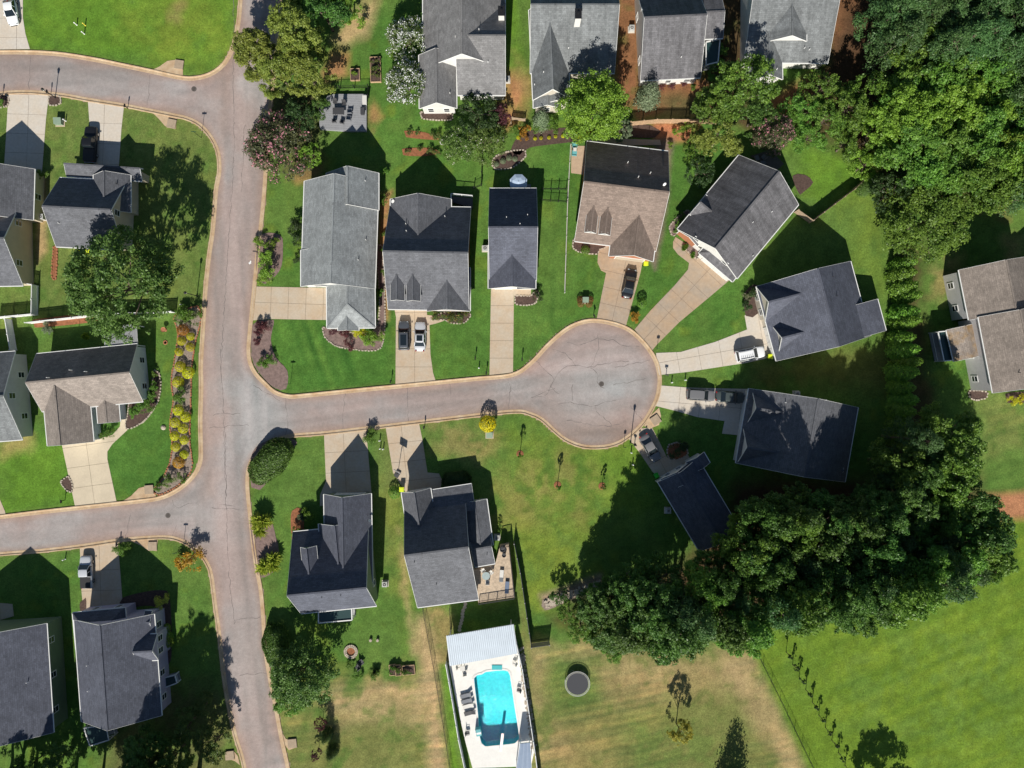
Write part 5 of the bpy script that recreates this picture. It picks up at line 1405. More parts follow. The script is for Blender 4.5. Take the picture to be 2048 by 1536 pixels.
def car(label, pxy, head, kind, pm, L=4.75, Wd=1.86, Hh=1.45, group=None, roofmat=None, rack=False):
    """head: image direction (dx, dy) in which the front points; pxy: middle of the car in the photo"""
    c = W(*pxy, .8); rz = math.atan2(-head[1], head[0])
    t = thing('pickup_truck' if kind == 'pickup' else 'car', (c.x, c.y, .045), label, 'pickup' if kind == 'pickup' else 'car', group, rz)
    L *= 1.03; w = Wd * 1.03 / 2; hx = L / 2; b = MB()
    hood = .60 * Hh if kind == 'sedan' else .66 * Hh; belt = hood + .06
    if kind == 'sedan': st = [(-hx, .74, .55), (-hx + .12, .88, .66), (-hx + .5, .97, hood), (-.6, 1, belt), (.6, 1, belt), (1.2, .99, hood), (hx - .55, .95, hood - .08), (hx - .15, .82, hood - .2), (hx, .66, hood - .30)]
    elif kind == 'suv': st = [(-hx, .84, .95 * belt), (-hx + .1, .94, belt), (-hx + .5, .98, belt), (-.6, 1, belt), (.6, 1, belt), (1.15, .99, hood), (hx - .5, .95, hood - .06), (hx - .12, .84, hood - .2), (hx, .70, hood - .32)]
    else: st = [(-hx, .95, .96), (-hx + .08, .98, 1.02), (-hx + 2.0, 1, 1.02), (-.2, 1, 1.05), (.9, 1, 1.05), (1.3, .99, 1.04), (hx - .5, .96, .98), (hx - .12, .88, .9), (hx, .78, .74)]
    section_loft(b, [(x, body_prof(w * k, .22, z)) for x, k, z in st])
    body = b.build('body', pm, t, smooth=True); soften(body)
    # greenhouse: glass block with a painted roof panel on top
    if kind == 'sedan': xb0, xb1, xt0, xt1 = -1.62, 1.12, -.95, .30
    elif kind == 'suv': xb0, xb1, xt0, xt1 = -hx + .12, 1.12, -hx + .42, .38
    else: xb0, xb1, xt0, xt1 = -.75, 1.28, -.55, .60
    zb = belt - .04 if kind != 'pickup' else 1.02; zt = Hh - .05; wb = w * .93; wt = w * .74
    q = lambda x, y, z: Vector((x, y, z))
    bl = [q(xb0, -wb, zb), q(xb1, -wb * .96, zb), q(xb1, wb * .96, zb), q(xb0, wb, zb)]; tl = [q(xt0, -wt, zt), q(xt1, -wt, zt), q(xt1, wt, zt), q(xt0, wt, zt)]
    def pane(name, a, b_, c_, d): # slightly thick glass sheet
        n = (b_ - a).cross(d - a).normalized() * .02; mb = MB()
        mb.add([a, b_, c_, d, a - n, b_ - n, c_ - n, d - n], [(0, 1, 2, 3), (7, 6, 5, 4), (0, 4, 5, 1), (1, 5, 6, 2), (2, 6, 7, 3), (3, 7, 4, 0)]); return mb.build(name, CGLASS, t)
    pane('windshield', bl[1], bl[2], tl[2], tl[1]); pane('rear_window', bl[3], bl[0], tl[0], tl[3])
    pane('side_window', bl[0], bl[1], tl[1], tl[0]); pane('side_window', bl[2], bl[3], tl[3], tl[2])
    pl = MB()
    for a, c_ in zip(bl, tl): pl.bar(a, c_, .09, .07)
    for s in (0, 2):
        a = (bl[s] + bl[s + 1]) / 2; c_ = (tl[s] + tl[s + 1]) / 2; pl.bar(a, c_, .08, .05)
    pl.build('pillars', pm, t, kind='stuff')
    r = MB(); xs = [xt0 - .06, xt0 + .08, (xt0 + xt1) / 2, xt1 - .08, xt1 + .06]; zz = [zt - .02, zt + .03, zt + .055, zt + .03, zt - .02]; kk = [.95, 1.02, 1.03, 1.02, .95]
    section_loft(r, [(x, [(-wt * k, z - .05), (wt * k, z - .05), (wt * k, z - .01), (wt * k * .85, z + .015), (-wt * k * .85, z + .015), (-wt * k, z - .01)]) for x, z, k in zip(xs, zz, kk)])
    ro = r.build('roof', pm, t, smooth=True); soften(ro)
    if roofmat: MB().box(((xt0 + xt1) / 2, 0, zt + .075), ((xt1 - xt0) * .72, wt * 1.35, .02)).build('sunroof', CGLASS, ro)
    if rack:
        rk = MB()
        for s in (-1, 1): rk.bar((xt0 + .1, s * wt * .8, zt + .13), (xt1 - .1, s * wt * .8, zt + .13), .05)
        for k in range(7): rk.bar((xt0 + .3 + k * (xt1 - xt0 - .6) / 6, -wt * .8, zt + .13), (xt0 + .3 + k * (xt1 - xt0 - .6) / 6, -wt * .1, zt + .13), .04)
        rk.build('roof_rack', BLACKM, ro)
    if kind == 'pickup':
        MB().box((-hx + 1.02, 0, 1.075), (1.86, w * 1.72, .06)).build('bed_cover', PLASTIC, t)
        MB().box((-hx - .02, 0, .52), (.16, w * 1.8, .16)).build('bumper', RIM, t)
    for sx in (-1, 1):
        for sy in (-1, 1):
            wc = Vector((sx * L * .295, sy * (w - .10), .335))
            ty = MB().tube(wc + Vector((0, -.11, 0)), wc + Vector((0, .11, 0)), .335, n=18).build('wheel', TYRE, t)
            MB().tube(wc + Vector((0, sy * .08, 0)), wc + Vector((0, sy * .118, 0)), .21, n=12).build('rim', RIM, ty)
    hz = hood - .22 if kind != 'pickup' else .78
    for sy in (-1, 1):
        MB().box((hx - .22, sy * w * .58, hz - .03), (.20, .30, .12), sy * -.35).build('headlight', LAMPW, t)
        MB().box((-hx + .06, sy * w * .66, .78 if kind != 'pickup' else .84), (.14, .26, .16), sy * .25).build('taillight', LAMPR, t)
        MB().box((xb1 - .35, sy * (w + .09), zb + .06), (.14, .20, .13)).build('mirror', PLASTIC if kind == 'pickup' else pm, t)
    MB().box((hx - .02, 0, .42), (.08, w * 1.1, .2)).build('grille', PLASTIC, t)
    return t
SILV = paint('silver', (.50, .52, .55)); WHT = paint('white', (.78, .79, .80), 0); BLK = paint('black', (.012, .013, .016), .2); DGR = paint('graphite', (.075, .085, .10)); GRY = paint('grey', (.17, .17, .175)); MAR = paint('maroon', (.16, .018, .025)); GRN = paint('green_grey', (.06, .075, .075))
car('white sedan on the pale driveway at the top left street', (21, 20), (.16, 1), 'sedan', WHT, 4.8)
car('maroon car parked behind the bright upper lawn', (112, -22), (1, .25), 'sedan', MAR, 4.7)
car('black pickup truck half in house shadow on a short white driveway', (180, 288), (.05, -1), 'pickup', BLK, 5.7, 2.0, 1.85)
car('dark grey car with a long glass roof on the double driveway', (808, 671), (-.01, -1), 'suv', DGR, 4.7, 1.88, 1.6, roofmat=True)
car('silver sedan next to the dark grey car on the double driveway', (840, 673), (.02, -1), 'sedan', SILV, 4.75, roofmat=True)
car('black sedan on the rust stained driveway of the brown house', (1259, 567), (.2, -.98), 'sedan', BLK, 4.85)
car('white car with a black roof rack beside the gabled bays', (1500, 708), (.975, -.2), 'suv', WHT, 4.8, 1.9, 1.7, rack=True)
car('grey car nearer the road on the half shaded driveway', (1402, 790), (.99, .07), 'suv', GRY, 4.6, 1.86, 1.55)
car('dark green grey car nearer the half shaded house on its driveway', (1461, 794), (.99, .07), 'sedan', GRN, 4.7)
car('grey sedan on the shaded diagonal driveway under the wood', (1301, 896), (.5, .87), 'sedan', GRY, 4.75)
car('silver pickup truck with a black bed cover on a narrow driveway', (172, 1144), (-.03, -1), 'pickup', SILV, 5.2, 1.9, 1.75)

# ------------------------------------------------------------------ street furniture
def lamp_post(pxy, label, h=4.4, group=None):
    c = W(*pxy); t = thing('lamp_post', (c.x, c.y, 0), label, 'lamp post', group)
    MB().lathe([(.13, -.05), (.13, .25), (.075, .4), (.055, h - .6), (.075, h - .55), (.04, h - .5)], 10).build('pole', BLACKM, t)
    MB().lathe([(.06, h - .5), (.17, h - .40), (.20, h - .08)], 8).build('lantern', plain('lantern_glass_%d' % int(pxy[0]), (.55, .55, .5), .3), t)
    MB().lathe([(.25, h - .08), (.22, h), (.06, h + .17), (.02, h + .22), (0.001, h + .3)], 10).build('lantern_cap', BLACKM, t)
lamp_post((1261, 885), 'black lamp post at the turning circle kerb')
lamp_post((394, 592), 'black lamp post on the lawn strip near the big oak')
lamp_post((111, 195), 'black lamp post in the small stone bed between two driveways', 3.4)
def sign(pxy, label, h=2.9, w=.75, hh=.22, rz=0.0):
    c = W(*pxy); t = thing('street_sign', (c.x, c.y, 0), label, 'sign', rz=rz)
    MB().tube((0, 0, -.05), (0, 0, h), .035, n=8).build('post', BLACKM, t)
    MB().box((0, 0, h + hh / 2 - .05), (w, .035, hh)).build('plate', M('sign_green_%d' % int(pxy[0]), (.02, .07, .04), .4, .05), t)
    MB().lathe([(.05, h + hh - .05), (.06, h + hh), (0.001, h + hh + .1)], 8).build('finial', BLACKM, t)
sign((403, 276), 'thin street sign at the upper junction corner')
sign((366, 1098), 'thin street sign at the lower junction corner')
sign((581, 768), 'thin street sign on the dark striped corner lawn', 2.6)
sign((1314, 697), 'small rectangular sign between two turning circle driveways', 1.3, .5, .35)
sign((1247, 893), 'small diamond sign at the turning circle lawn', 1.6, .4, .4)
def mailbox(pxy, label, rz=0.0, shade='dark'):
    c = W(*pxy); t = thing('mailbox', (c.x, c.y, 0), label, 'mailbox', rz=rz)
    m = BLACKM if shade == 'dark' else WPAINT
    MB().box((0, 0, .5), (.10, .10, 1.1)).bar((0, 0, .75), (.28, 0, 1.0), .06).build('post', m, t)
    b = MB(); prof = [(-.10, 0), (.10, 0), (.10, .13)] + [(.10 * math.cos(a), .13 + .10 * math.sin(a)) for a in (.6, 1.2, 1.57, 1.95, 2.5)] + [(-.10, .13)]
    section_loft(b, [(x, [(y, z + 1.03) for y, z in prof]) for x in (-.2, .34)]); b.build('box', m, t)
    MB().box((.05, .115, 1.26), (.03, .02, .16)).build('flag', LAMPR, t)
for q, lb, rz in (((256,217),'mailbox at the kerb beside the short white driveway',1.4),((102,189),'mailbox at the kerb beside the two driveway stone bed',1.5),((130,1000),'mailbox at the kerb by the buff driveway stone bed',-1.5),((240,1087),'mailbox among shrubs by the pickup driveway',1.5),
                  ((737,861),'mailbox beside the round shrub between two driveways',1.6),((849,855),'mailbox on the kerb beside the basketball hoop driveway',1.6),((783,762),'mailbox at the kerb beside the double driveway',-1.6),
                  ((951,716),'black mailbox on the lawn left of the narrow driveway',-1.6),((973,745),'mailbox at the narrow driveway kerb',-1.6),((1044,718),'mailbox on the lawn right of the narrow driveway',-1.6),((1187,632),'mailbox at the turning circle by the brown house lawn',-1.2),
                  ((1332,750),'mailbox at the turning circle above the half shaded driveway',3.0),((1269,889),'mailbox beside the lamp post on the turning circle',2.4),((515,505),'mailbox on the main road kerb by the leafy bed',3.1),((6,192),'mailbox at the left stone bed',1.5)):
    mailbox(q, lb, rz)
def marker(pxy, label, m=WPAINT, h=.85, r=.09):
    c = W(*pxy); t = thing('utility_pedestal', (c.x, c.y, 0), label, 'pedestal')
    MB().lathe([(r * 1.3, -.03), (r * 1.3, .08), (r, .12), (r, h - .08)], 10).build('tube', m, t)
    MB().lathe([(r * 1.15, h - .1), (r * 1.15, h - .02), (r * .5, h + .04), (0.001, h + .05)], 10).build('cap', m, t)
YELP = plain('yellow_plastic', (.75, .60, .08), .4)
for q, lb, m in (((154,50),'white utility pedestal, left of the three on the upper lawn',WPAINT),((171,51),'yellow marker post on the upper lawn',YELP),((169,68),'white utility pedestal, lowest on the upper lawn',WPAINT),((132,242),'white pedestal next to the green utility box by the two driveways',WPAINT),
                 ((958,736),'white pedestal on the lawn beside the narrow driveway',WPAINT),((760,881),'small white pedestal next to the round shrub',WPAINT),((761,897),'left one of a pair of white pedestals between driveways',WPAINT),((767,898),'right one of a pair of white pedestals between driveways',WPAINT),
                 ((1262,905),'white pedestal on the lawn below the lamp post',WPAINT),((1265,929),'white pedestal further down the lawn edge from the lamp post',WPAINT),((1343,765),'white pedestal left of the pair at the circle lawn',WPAINT),((1370,760),'white pedestal right of the pair at the circle lawn',WPAINT),((131,1118),'white pedestal on the lawn left of the pickup',WPAINT),((365,610),'white pedestal below the lamp post near the oak',WPAINT)):
    marker(q, lb, m)
BOXG = M('utility_green', (.20, .27, .20), .5, .08, 2)
def ubox(pxy, label, s=(.95, .85, .85), rz=0.0, m=None):
    c = W(*pxy, .5); t = thing('utility_box', (c.x, c.y, 0), label, 'utility box', rz=rz)
    MB().box((0, 0, .03), (s[0] + .35, s[1] + .35, .1)).build('pad', CONC, t)
    b = MB(); section_loft(b, [(-s[0] / 2, [(-s[1] / 2, .08), (s[1] / 2, .08), (s[1] / 2, s[2]), (-s[1] / 2, s[2] - .12)]), (s[0] / 2, [(-s[1] / 2, .08), (s[1] / 2, .08), (s[1] / 2, s[2]), (-s[1] / 2, s[2] - .12)])])
    b.build('cabinet', m or BOXG, t)
    MB().box((0, 0, s[2] - .02), (s[0] + .06, s[1] + .06, .05), 0, Matrix.Rotation(.14, 3, 'X')).build('lid', m or BOXG, t)
ubox((117,243),'pale green utility box on the lawn between two driveways', (1.2,1.0,.9))
ubox((1171,600),'green utility box surrounded by four brown shrubs')
ubox((979,870),'pale green utility box beside the yellow egg shaped shrub', (1.0,.9,.8))
LIME = M('bin_lime', (.62, .72, .03), .45, .05); BING = M('bin_green', (.03, .42, .03), .45, .05); BIND = M('bin_dark', (.05, .055, .05), .5, .08)
def bin_(pxy, label, lid=None, rz=0.0):
    c = W(*pxy, 1.0); t = thing('wheelie_bin', (c.x, c.y, 0), label, 'bin', rz=rz); lid = lid or LIME
    b = MB(); section_loft(b, [(-.30, [(-.25, .04), (.25, .04), (.32, 1.0), (-.32, 1.0)]), (.30, [(-.25, .04), (.25, .04), (.32, 1.0), (-.32, 1.0)])]); b.build('bin_body', lid, t)
    MB().box((0, 0, 1.04), (.74, .78, .07)).box((0, 0, 1.085), (.52, .55, .04)).build('lid', lid, t)
    for s in (-1, 1): MB().tube((-.3, s * .27, .12), (-.3, s * .33, .12), .12, n=12).build('wheel', TYRE, t)
    MB().tube((-.40, -.25, 1.02), (-.40, .25, 1.02), .02, n=6).build('handle', BIND, t)
bin_((161,504),'lime bin, left one behind the dark grey tan walled house'); bin_((175,504),'lime bin, right one behind the dark grey tan walled house')
bin_((1292,527),'lime bin at the garage of the brown house'); bin_((1541,713),'lime bin beside the white car with a roof rack'); bin_((803,979),'lime bin beside the clipped shrub at the charcoal house'); bin_((1313,951),'bright green bin at the shaded house garage', BING, .5)
def ac(pxy, label, rz=0.0):
    c = W(*pxy, .8); t = thing('air_conditioner', (c.x, c.y, 0), label, 'air conditioner', rz=rz); g = M('ac_%d_%d' % (int(pxy[0]), int(pxy[1])), (.42, .43, .42), .5, .06)
    MB().box((0, 0, .03), (1.1, 1.1, .1)).build('pad', CONCW, t)
    MB().box((0, 0, .47), (.85, .85, .78)).build('cabinet', g, t)
    f = MB().lathe([(.34, .862), (.34, .885), (.31, .885), (.31, .862)], 18)
    for k in range(6):
        a = k * math.pi / 6; f.bar((.31 * math.cos(a), .31 * math.sin(a), .88), (-.31 * math.cos(a), -.31 * math.sin(a), .88), .014)
    f.build('fan_grille', WPAINT, t)
    MB().lathe([(.30, .861), (0.001, .864)], 16).build('fan_well', BLACKM, t)
for q, lb in (((81,433),'air conditioner beside the tall tan gable wall'),((1014,157),'air conditioner beside the taupe grey house'),((970,496),'air conditioner between the dormer house and narrow house'),((769,1169),'air conditioner at the green side wall'),((1337,1022),'air conditioner beside the shaded narrow house'),((1595,788),'air conditioner behind the half shaded house'),((994,1076),'air conditioner beside the timber deck fence'),((1264,55),'air conditioner beside the streaked white walled house')):
    ac(q, lb)
# storm drains: concrete throat, lid slab
def drain(pxy, label, rz, apron):
    c = W(*pxy); t = thing('storm_drain', (c.x, c.y, 0), label, 'storm drain', worldly=True)
    R3 = Matrix.Rotation(rz, 3, 'Z')
    MB().box((c.x, c.y, .10), (1.45, 1.45, .26), M=R3).build('lid', M('drain_%d' % int(pxy[0]), (.36, .28, .20), .9, .15, 2), t)
    MB().prism([(p.x, p.y) for p in px(*apron)], -.04, .05).build('apron', KERBM, t)
    p = c + R3 @ Vector((0, .76, 0)); MB().box((p.x, p.y, .09), (1.2, .12, .16), M=R3).build('throat', BLACKM, t)
drain((359,130),'storm drain in the bright upper lawn at the road bend', -.15, [(300,142),(318,134),(335,122),(350,120),(366,125),(366,150),(350,153)])
drain((344,248),'storm drain at the upper junction lawn', -.2, [(292,222),(305,225),(318,238),(330,252),(337,255),(352,258),(354,236)])
drain((299,979),'storm drain at the lower end of the gravel border', .08, [(246,1002),(262,992),(278,976),(290,973),(310,974),(312,994),(280,1000)])
drain((306,1092),'storm drain on the lawn near the orange shrub', .02, [(262,1082),(280,1090),(296,1100),(314,1102),(316,1080),(290,1077)])
drain((1311,840),'storm drain on the turning circle kerb', .6, [(1318,815),(1300,832),(1288,852),(1300,857),(1318,850),(1322,832)])
drain((585,1486),'storm drain beside the main road in the dry yard', .1, [(563,1462),(572,1478),(580,1478),(592,1478),(594,1494),(578,1500),(570,1490)])
drain((460,1510),'storm drain beside the main road near the shaded yard', .1, [(450,1504),(468,1502),(476,1512),(480,1530),(470,1522),(452,1516)])
def manhole(pxy, label):
    c = W(*pxy); t = thing('manhole_cover', (c.x, c.y, .012), label, 'manhole')
    MB().lathe([(.43, -.02), (.43, .018), (.36, .018)], 22).build('ring', M('manhole_ring_%d' % int(pxy[0]), (.11, .095, .085), .7, .15), t)
    d = MB().lathe([(.35, -.02), (.35, .016), (0.001, .017)], 20)
    for k in range(5): d.box((0, -.22 + .11 * k, .022), (.5 - abs(k - 2) * .08, .03, .012))
    d.build('cover', M('manhole_iron_%d' % int(pxy[0]), (.06, .055, .05), .6, .2, metallic=.3), t)
manhole((388,178),'manhole cover in the upper side street'); manhole((336,1031),'manhole cover in the lower side street'); manhole((1203,768),'manhole cover in the turning circle')

# ------------------------------------------------------------------ fences
def fence(path, label, h=1.8, kind='board', mat=None, seg=2.4, name='fence', group=None, gap=.02):
    pts = [W(*p) for p in path]; c = sum(pts, Vector()) / len(pts)
    t = thing(name, (c.x, c.y, 0), label, 'fence', group, worldly=True); m = mat or WOOD; r = random.Random(len(path) * 7 + int(path[0][0]))
    for i in range(len(pts) - 1):
        a, b = pts[i], pts[i + 1]; L = (b - a).length; n = max(1, round(L / seg)); d = (b - a).normalized()
        nr = Vector((-d.y, d.x, 0))
        for k in range(n + (1 if i == len(pts) - 2 else 0)):
            p = a + d * (L * k / n)
            if kind == 'link': MB().tube(p + Vector((0, 0, -.05)), p + Vector((0, 0, h + .06)), .03, n=6).build('post', m, t)
            else: MB().box((p.x, p.y, (h + .05) / 2), (.12, .12, h + .12), math.atan2(d.y, d.x)).box((p.x, p.y, h + .13), (.16, .16, .04), math.atan2(d.y, d.x)).build('post', m, t)
        for k in range(n):
            p = a + d * (L * k / n); q = a + d * (L * (k + 1) / n); mb = MB(); S = (q - p).length
            if kind == 'link':
                z = Vector((0, 0, h)); mb.tube(p + z, q + z, .022, n=5); w = .004
                m_ = int(S / .2)
                for j in range(-int(h / .2), m_):
                    for sg in (1, -1):
                        s0, s1 = j * .2, j * .2 + h; z0, z1 = (0.03, h) if sg == 1 else (h, .03)
                        if s0 < 0: z0 += (z1 - z0) * (-s0 / h); s0 = 0
                        if s1 > S: z1 = z0 + (z1 - z0) * ((S - s0) / (s1 - s0)); s1 = S
                        A = p + d * s0 + Vector((0, 0, z0)); B = p + d * s1 + Vector((0, 0, z1)); u_ = nr * w
                        mb.add([A - u_, B - u_, B + u_, A + u_], [(0, 1, 2, 3)])
            elif kind == 'iron':
                for z in (.15, h - .1): mb.bar(p + Vector((0, 0, z)), q + Vector((0, 0, z)), .035)
                for j in range(int(S / .13)):
                    x = p + d * ((j + .5) * .13); mb.bar(x + Vector((0, 0, .05)), x + Vector((0, 0, h)), .018)
            else:
                bw = .145; nb = int(S / (bw + gap))
                for z in (.3, h - .3): mb.bar(p + nr * .05 + Vector((0, 0, z)), q + nr * .05 + Vector((0, 0, z)), .04, .09)
                for j in range(nb):
                    x = p + d * ((j + .5) * S / nb); hh = h + r.uniform(-.02, .02) if kind == 'board' else h
                    mb.box((x.x, x.y, hh / 2 + .03), (bw, .025, hh - .04), math.atan2(d.y, d.x))
                if kind == 'vinyl': mb.bar(p + Vector((0, 0, h + .02)), q + Vector((0, 0, h + .02)), .10, .06); mb.bar(p + Vector((0, 0, .12)), q + Vector((0, 0, .12)), .09, .12)
            mb.build('panel', m, t)
    return t
fence([(1258,252),(1310,247),(1400,247),(1440,250)], 'brown timber fence below the streaked white walled house', 1.9, mat=WOODT, gap=.03)
fence([(0,637),(76,630),(77,572),(60,569)], 'white vinyl fence around the small left yard', 1.7, 'vinyl', WPAINT, name='vinyl_fence')
fence([(64,647),(215,630),(352,625)], 'white vinyl fence running under the big oak', 1.7, 'vinyl', WPAINT, name='vinyl_fence')
fence([(24,640),(34,700)], 'short white vinyl fence above the plain grey gable', 1.7, 'vinyl', WPAINT, name='vinyl_fence')
fence([(1141,292),(1135,400),(1129,586)], 'low white fence between the narrow and brown houses', .75, 'vinyl', M('weathered_white', (.46, .44, .40), .7, .1), name='low_fence', seg=3.0)
fence([(1588,425),(1618,446),(1660,414),(1700,384),(1722,362)], 'brown timber fence behind the angled house', 1.9, mat=WOOD)
fence([(1028,1083),(1040,1140),(1062,1287),(1098,1282)], 'tall weathered fence between the deck yard and lawn', 2.0, mat=WOODG)
fence([(893,1322),(905,1390),(918,1470),(932,1536),(940,1600)], 'white fence along the left side of the pool', 1.6, 'vinyl', WPAINT, name='vinyl_fence')
fence([(1030,1270),(1044,1330),(1058,1420),(1070,1500),(1080,1580)], 'white fence along the stone strip right of the pool', 1.8, 'vinyl', WPAINT, name='vinyl_fence')
fence([(845,1205),(868,1330),(888,1450),(905,1560)], 'black chain link fence along the straw track', 1.25, 'link', BLACKM, 3.0, name='chain_link_fence')
fence([(1492,1262),(1560,1400),(1632,1550)], 'black chain link fence along the green field', 1.25, 'link', BLACKM, 3.0, name='chain_link_fence')
fence([(1086,380),(1132,380)], 'black iron gate fence, upper one behind the narrow house', 1.2, 'iron', BLACKM, 1.5, name='iron_fence')
fence([(1084,402),(1133,405)], 'black iron gate fence, lower one beside the narrow house', 1.2, 'iron', BLACKM, 1.5, name='iron_fence')
fence([(964,322),(963,372),(948,378)], 'black iron fence between the dormer and narrow house gardens', 1.2, 'iron', BLACKM, 2.0, name='iron_fence')
fence([(652,178),(738,176),(738,195)], 'black iron fence behind the round ended deck', 1.2, 'iron', BLACKM, 2.2, name='iron_fence')
fence([(900,1212),(902,1270)], 'black chain link fence piece behind the pool pavilion', 1.2, 'link', BLACKM, 2.4, name='chain_link_fence')
fence([(1022,250),(1024,240),(1050,243)], 'brown timber fence stub below the slate house', 1.2, mat=WOOD)

# ------------------------------------------------------------------ decks, pool and gardens
def deck_boards(name, pts, z, mat, label, cat='deck', ang=0.0, bw=.29, th=.05, skirt=True):
    """boards as real strips with gaps, joined; a solid frame under them"""
    poly = px(*pts, z=z); c = sum(poly, Vector()) / len(poly); t = thing(name, (c.x, c.y, 0), label, cat, worldly=True)
    u = Vector((math.cos(ang), math.sin(ang), 0)); v = Vector((-u.y, u.x, 0))
    P2 = [Vector((p.x, p.y, 0)) for p in poly]; o = P2[0]; vs = [(p - o).dot(v) for p in P2]
    mb = MB(); y = min(vs)
    while y < max(vs):
        s = clip(clip(P2, o + v * (y + .012), v), o + v * (y + bw - .012), -v)
        if len(s) >= 3 and area(s) > .02: mb.prism([(p.x, p.y) for p in s], z - th, z + RND.uniform(-.004, .004))
        y += bw
    mb.build('boards', mat, t, kind='stuff')
    if skirt: MB().prism([(p.x, p.y) for p in P2], -.03, z - th - .004).build('frame', DARKM if skirt == 'dark' else mat, t)
    return t
DECKG = M('grey_decking', (.27, .275, .29), .7, .10, 1.5, bump=.1); DECKW = M('bleached_decking', (.48, .38, .28), .8, .28, 2.2, bump=.2)
deck_boards('garden_deck', [(638,240),(638,215),(644,203),(655,192),(668,188),(733,188),(733,262),(700,262),(640,258)], .55, DECKG, 'grey round ended garden deck with table and chairs', ang=.05)
deck_boards('back_deck', [(947,1140),(990,1130),(1000,1092),(1018,1088),(1030,1195),(957,1206),(947,1170)], 1.3, DECKW, 'bleached timber back deck behind the charcoal house', ang=1.45, bw=.26)
def rail(path, z, h, mat, label, name='railing'):
    pts = [W(*p, z) for p in path]; c = sum(pts, Vector()) / len(pts); t = thing(name, (c.x, c.y, z), label, 'railing', worldly=True)
    for i in range(len(pts) - 1):
        a, b = pts[i], pts[i + 1]; L = (b - a).length; d = (b - a).normalized(); up = Vector((0, 0, 1)); n = max(1, round(L / 1.5)); mb = MB()
        mb.bar(a + up * h, b + up * h, .12, .05); mb.bar(a + up * .12, b + up * .12, .06, .05)
        for j in range(int(L / .14)): x = a + d * ((j + .5) * .14); mb.bar(x + up * .1, x + up * h, .03)
        mb.build('rail', mat, t)
        for k in range(n + 1): x = a + d * (L * k / n); MB().box((x.x, x.y, z + h / 2), (.1, .1, h + .06)).build('post', mat, t)
rail([(1000,1094),(1018,1090),(1029,1194),(958,1205)], 1.3, 1.0, BLACKM, 'black railing around the timber back deck')
FURN = plain('dark_furniture', (.05, .05, .055), .6); FURNW = plain('pale_furniture', (.62, .60, .56), .6); FURNG = plain('grey_cushion', (.18, .19, .21), .8); TURQ = plain('turquoise_cushion', (.12, .38, .40), .7)
def table(pxy, z, label, s=(1.5, 1.0), mat=None, rz=0.0, rnd=False):
    c = W(*pxy, z + .7); t = thing('patio_table', (c.x, c.y, z), label, 'table', rz=rz); m = mat or FURN
    (MB().lathe([(s[0] / 2, .70), (s[0] / 2, .74), (0.001, .745)], 20) if rnd else MB().box((0, 0, .72), (s[0], s[1], .045))).build('tabletop', m, t)
    for sx in (-1, 1):
        for sy in (-1, 1): MB().bar((sx * s[0] * .34, sy * s[1] * .34, 0), (sx * s[0] * .34, sy * s[1] * .34, .7), .05).build('leg', m, t)
def chair(pxy, z, label, rz=0.0, mat=None, group=None, w=.62):
    c = W(*pxy, z + .5); t = thing('patio_chair', (c.x, c.y, z), label, 'chair', group, rz); m = mat or FURN
    MB().box((0, 0, .42), (w, w * .95, .05)).build('seat', m, t)
    MB().box((-w * .5, 0, .72), (.05, w, .58), 0, Matrix.Rotation(-.22, 3, 'Y')).build('backrest', m, t)
    for s in (-1, 1):
        MB().bar((-w * .45, s * w * .5, .62), (w * .45, s * w * .5, .62), .06, .03).build('armrest', m, t)
        for sx in (-1, 1): MB().bar((sx * w * .42, s * w * .46, 0), (sx * w * .42, s * w * .46, .60), .04).build('leg', m, t)
def lounger(pxy, z, label, rz=0.0, mat=None, group=None):
    c = W(*pxy, z + .35); t = thing('sun_lounger', (c.x, c.y, z), label, 'lounger', group, rz); m = mat or FURNG
    MB().box((.35, 0, .34), (1.25, .62, .07)).build('seat', m, t)
    MB().box((-.58, 0, .52), (.72, .62, .07), 0, Matrix.Rotation(.5, 3, 'Y')).build('backrest', m, t)
    MB().box((.05, .31, .29), (1.9, .05, .05)).box((.05, -.31, .29), (1.9, .05, .05)).build('frame', FURN, t)
    for sx in (-.8, .85):
        for s in (-1, 1): MB().bar((sx, s * .3, 0), (sx, s * .3, .3), .05).build('leg', FURN, t)
table((677,222), .55, 'rectangular table on the grey round ended deck', (1.9, 1.1))
for q, rz in (((670,203),-1.6),((688,206),-1.5),((668,241),1.6),((684,243),1.3)): chair(q, .55, 'metal chair at the rectangular table on the grey deck', rz, group='chairs on the grey deck')
for q, rz in (((699,222),1.6),((697,236),1.5)): chair(q, .55, 'padded armchair to the right of the grey deck table', rz, FURNG, 'armchairs on the grey deck', .8)
MB().box(W(729,200,.9).to_tuple(), (.6, 1.4, .7)).box(W(729,200,1.27).to_tuple(), (.7, 1.5, .05)).build('storage_box', FURNW, label='pale storage box on the grey round ended deck', cat='box')
MB().box(W(725,222,.9).to_tuple(), (.55, 1.1, .75)).box(W(725,222,1.33).to_tuple(), (.62, 1.15, .12)).build('grill', FURN, label='black barbecue grill on the grey round ended deck', cat='grill')
slab_patch('patio', [(1143,292),(1180,292),(1172,350),(1142,346)], M('tan_pavers', (.45, .33, .23), .85, .12, 2.0, bump=.2), .05)
slab_patch('patio_edge', [(1180,276),(1320,280),(1322,290),(1180,292)], CONC, .06)
for q, rz in (((1150,290),.1),((1149,307),-.1)): chair(q, .05, 'pale turquoise cushioned chair on the tan patio', rz, TURQ, 'turquoise patio chairs', .8)
table((1150,299), .05, 'small pale table between turquoise chairs', (.55, .55), FURNW)
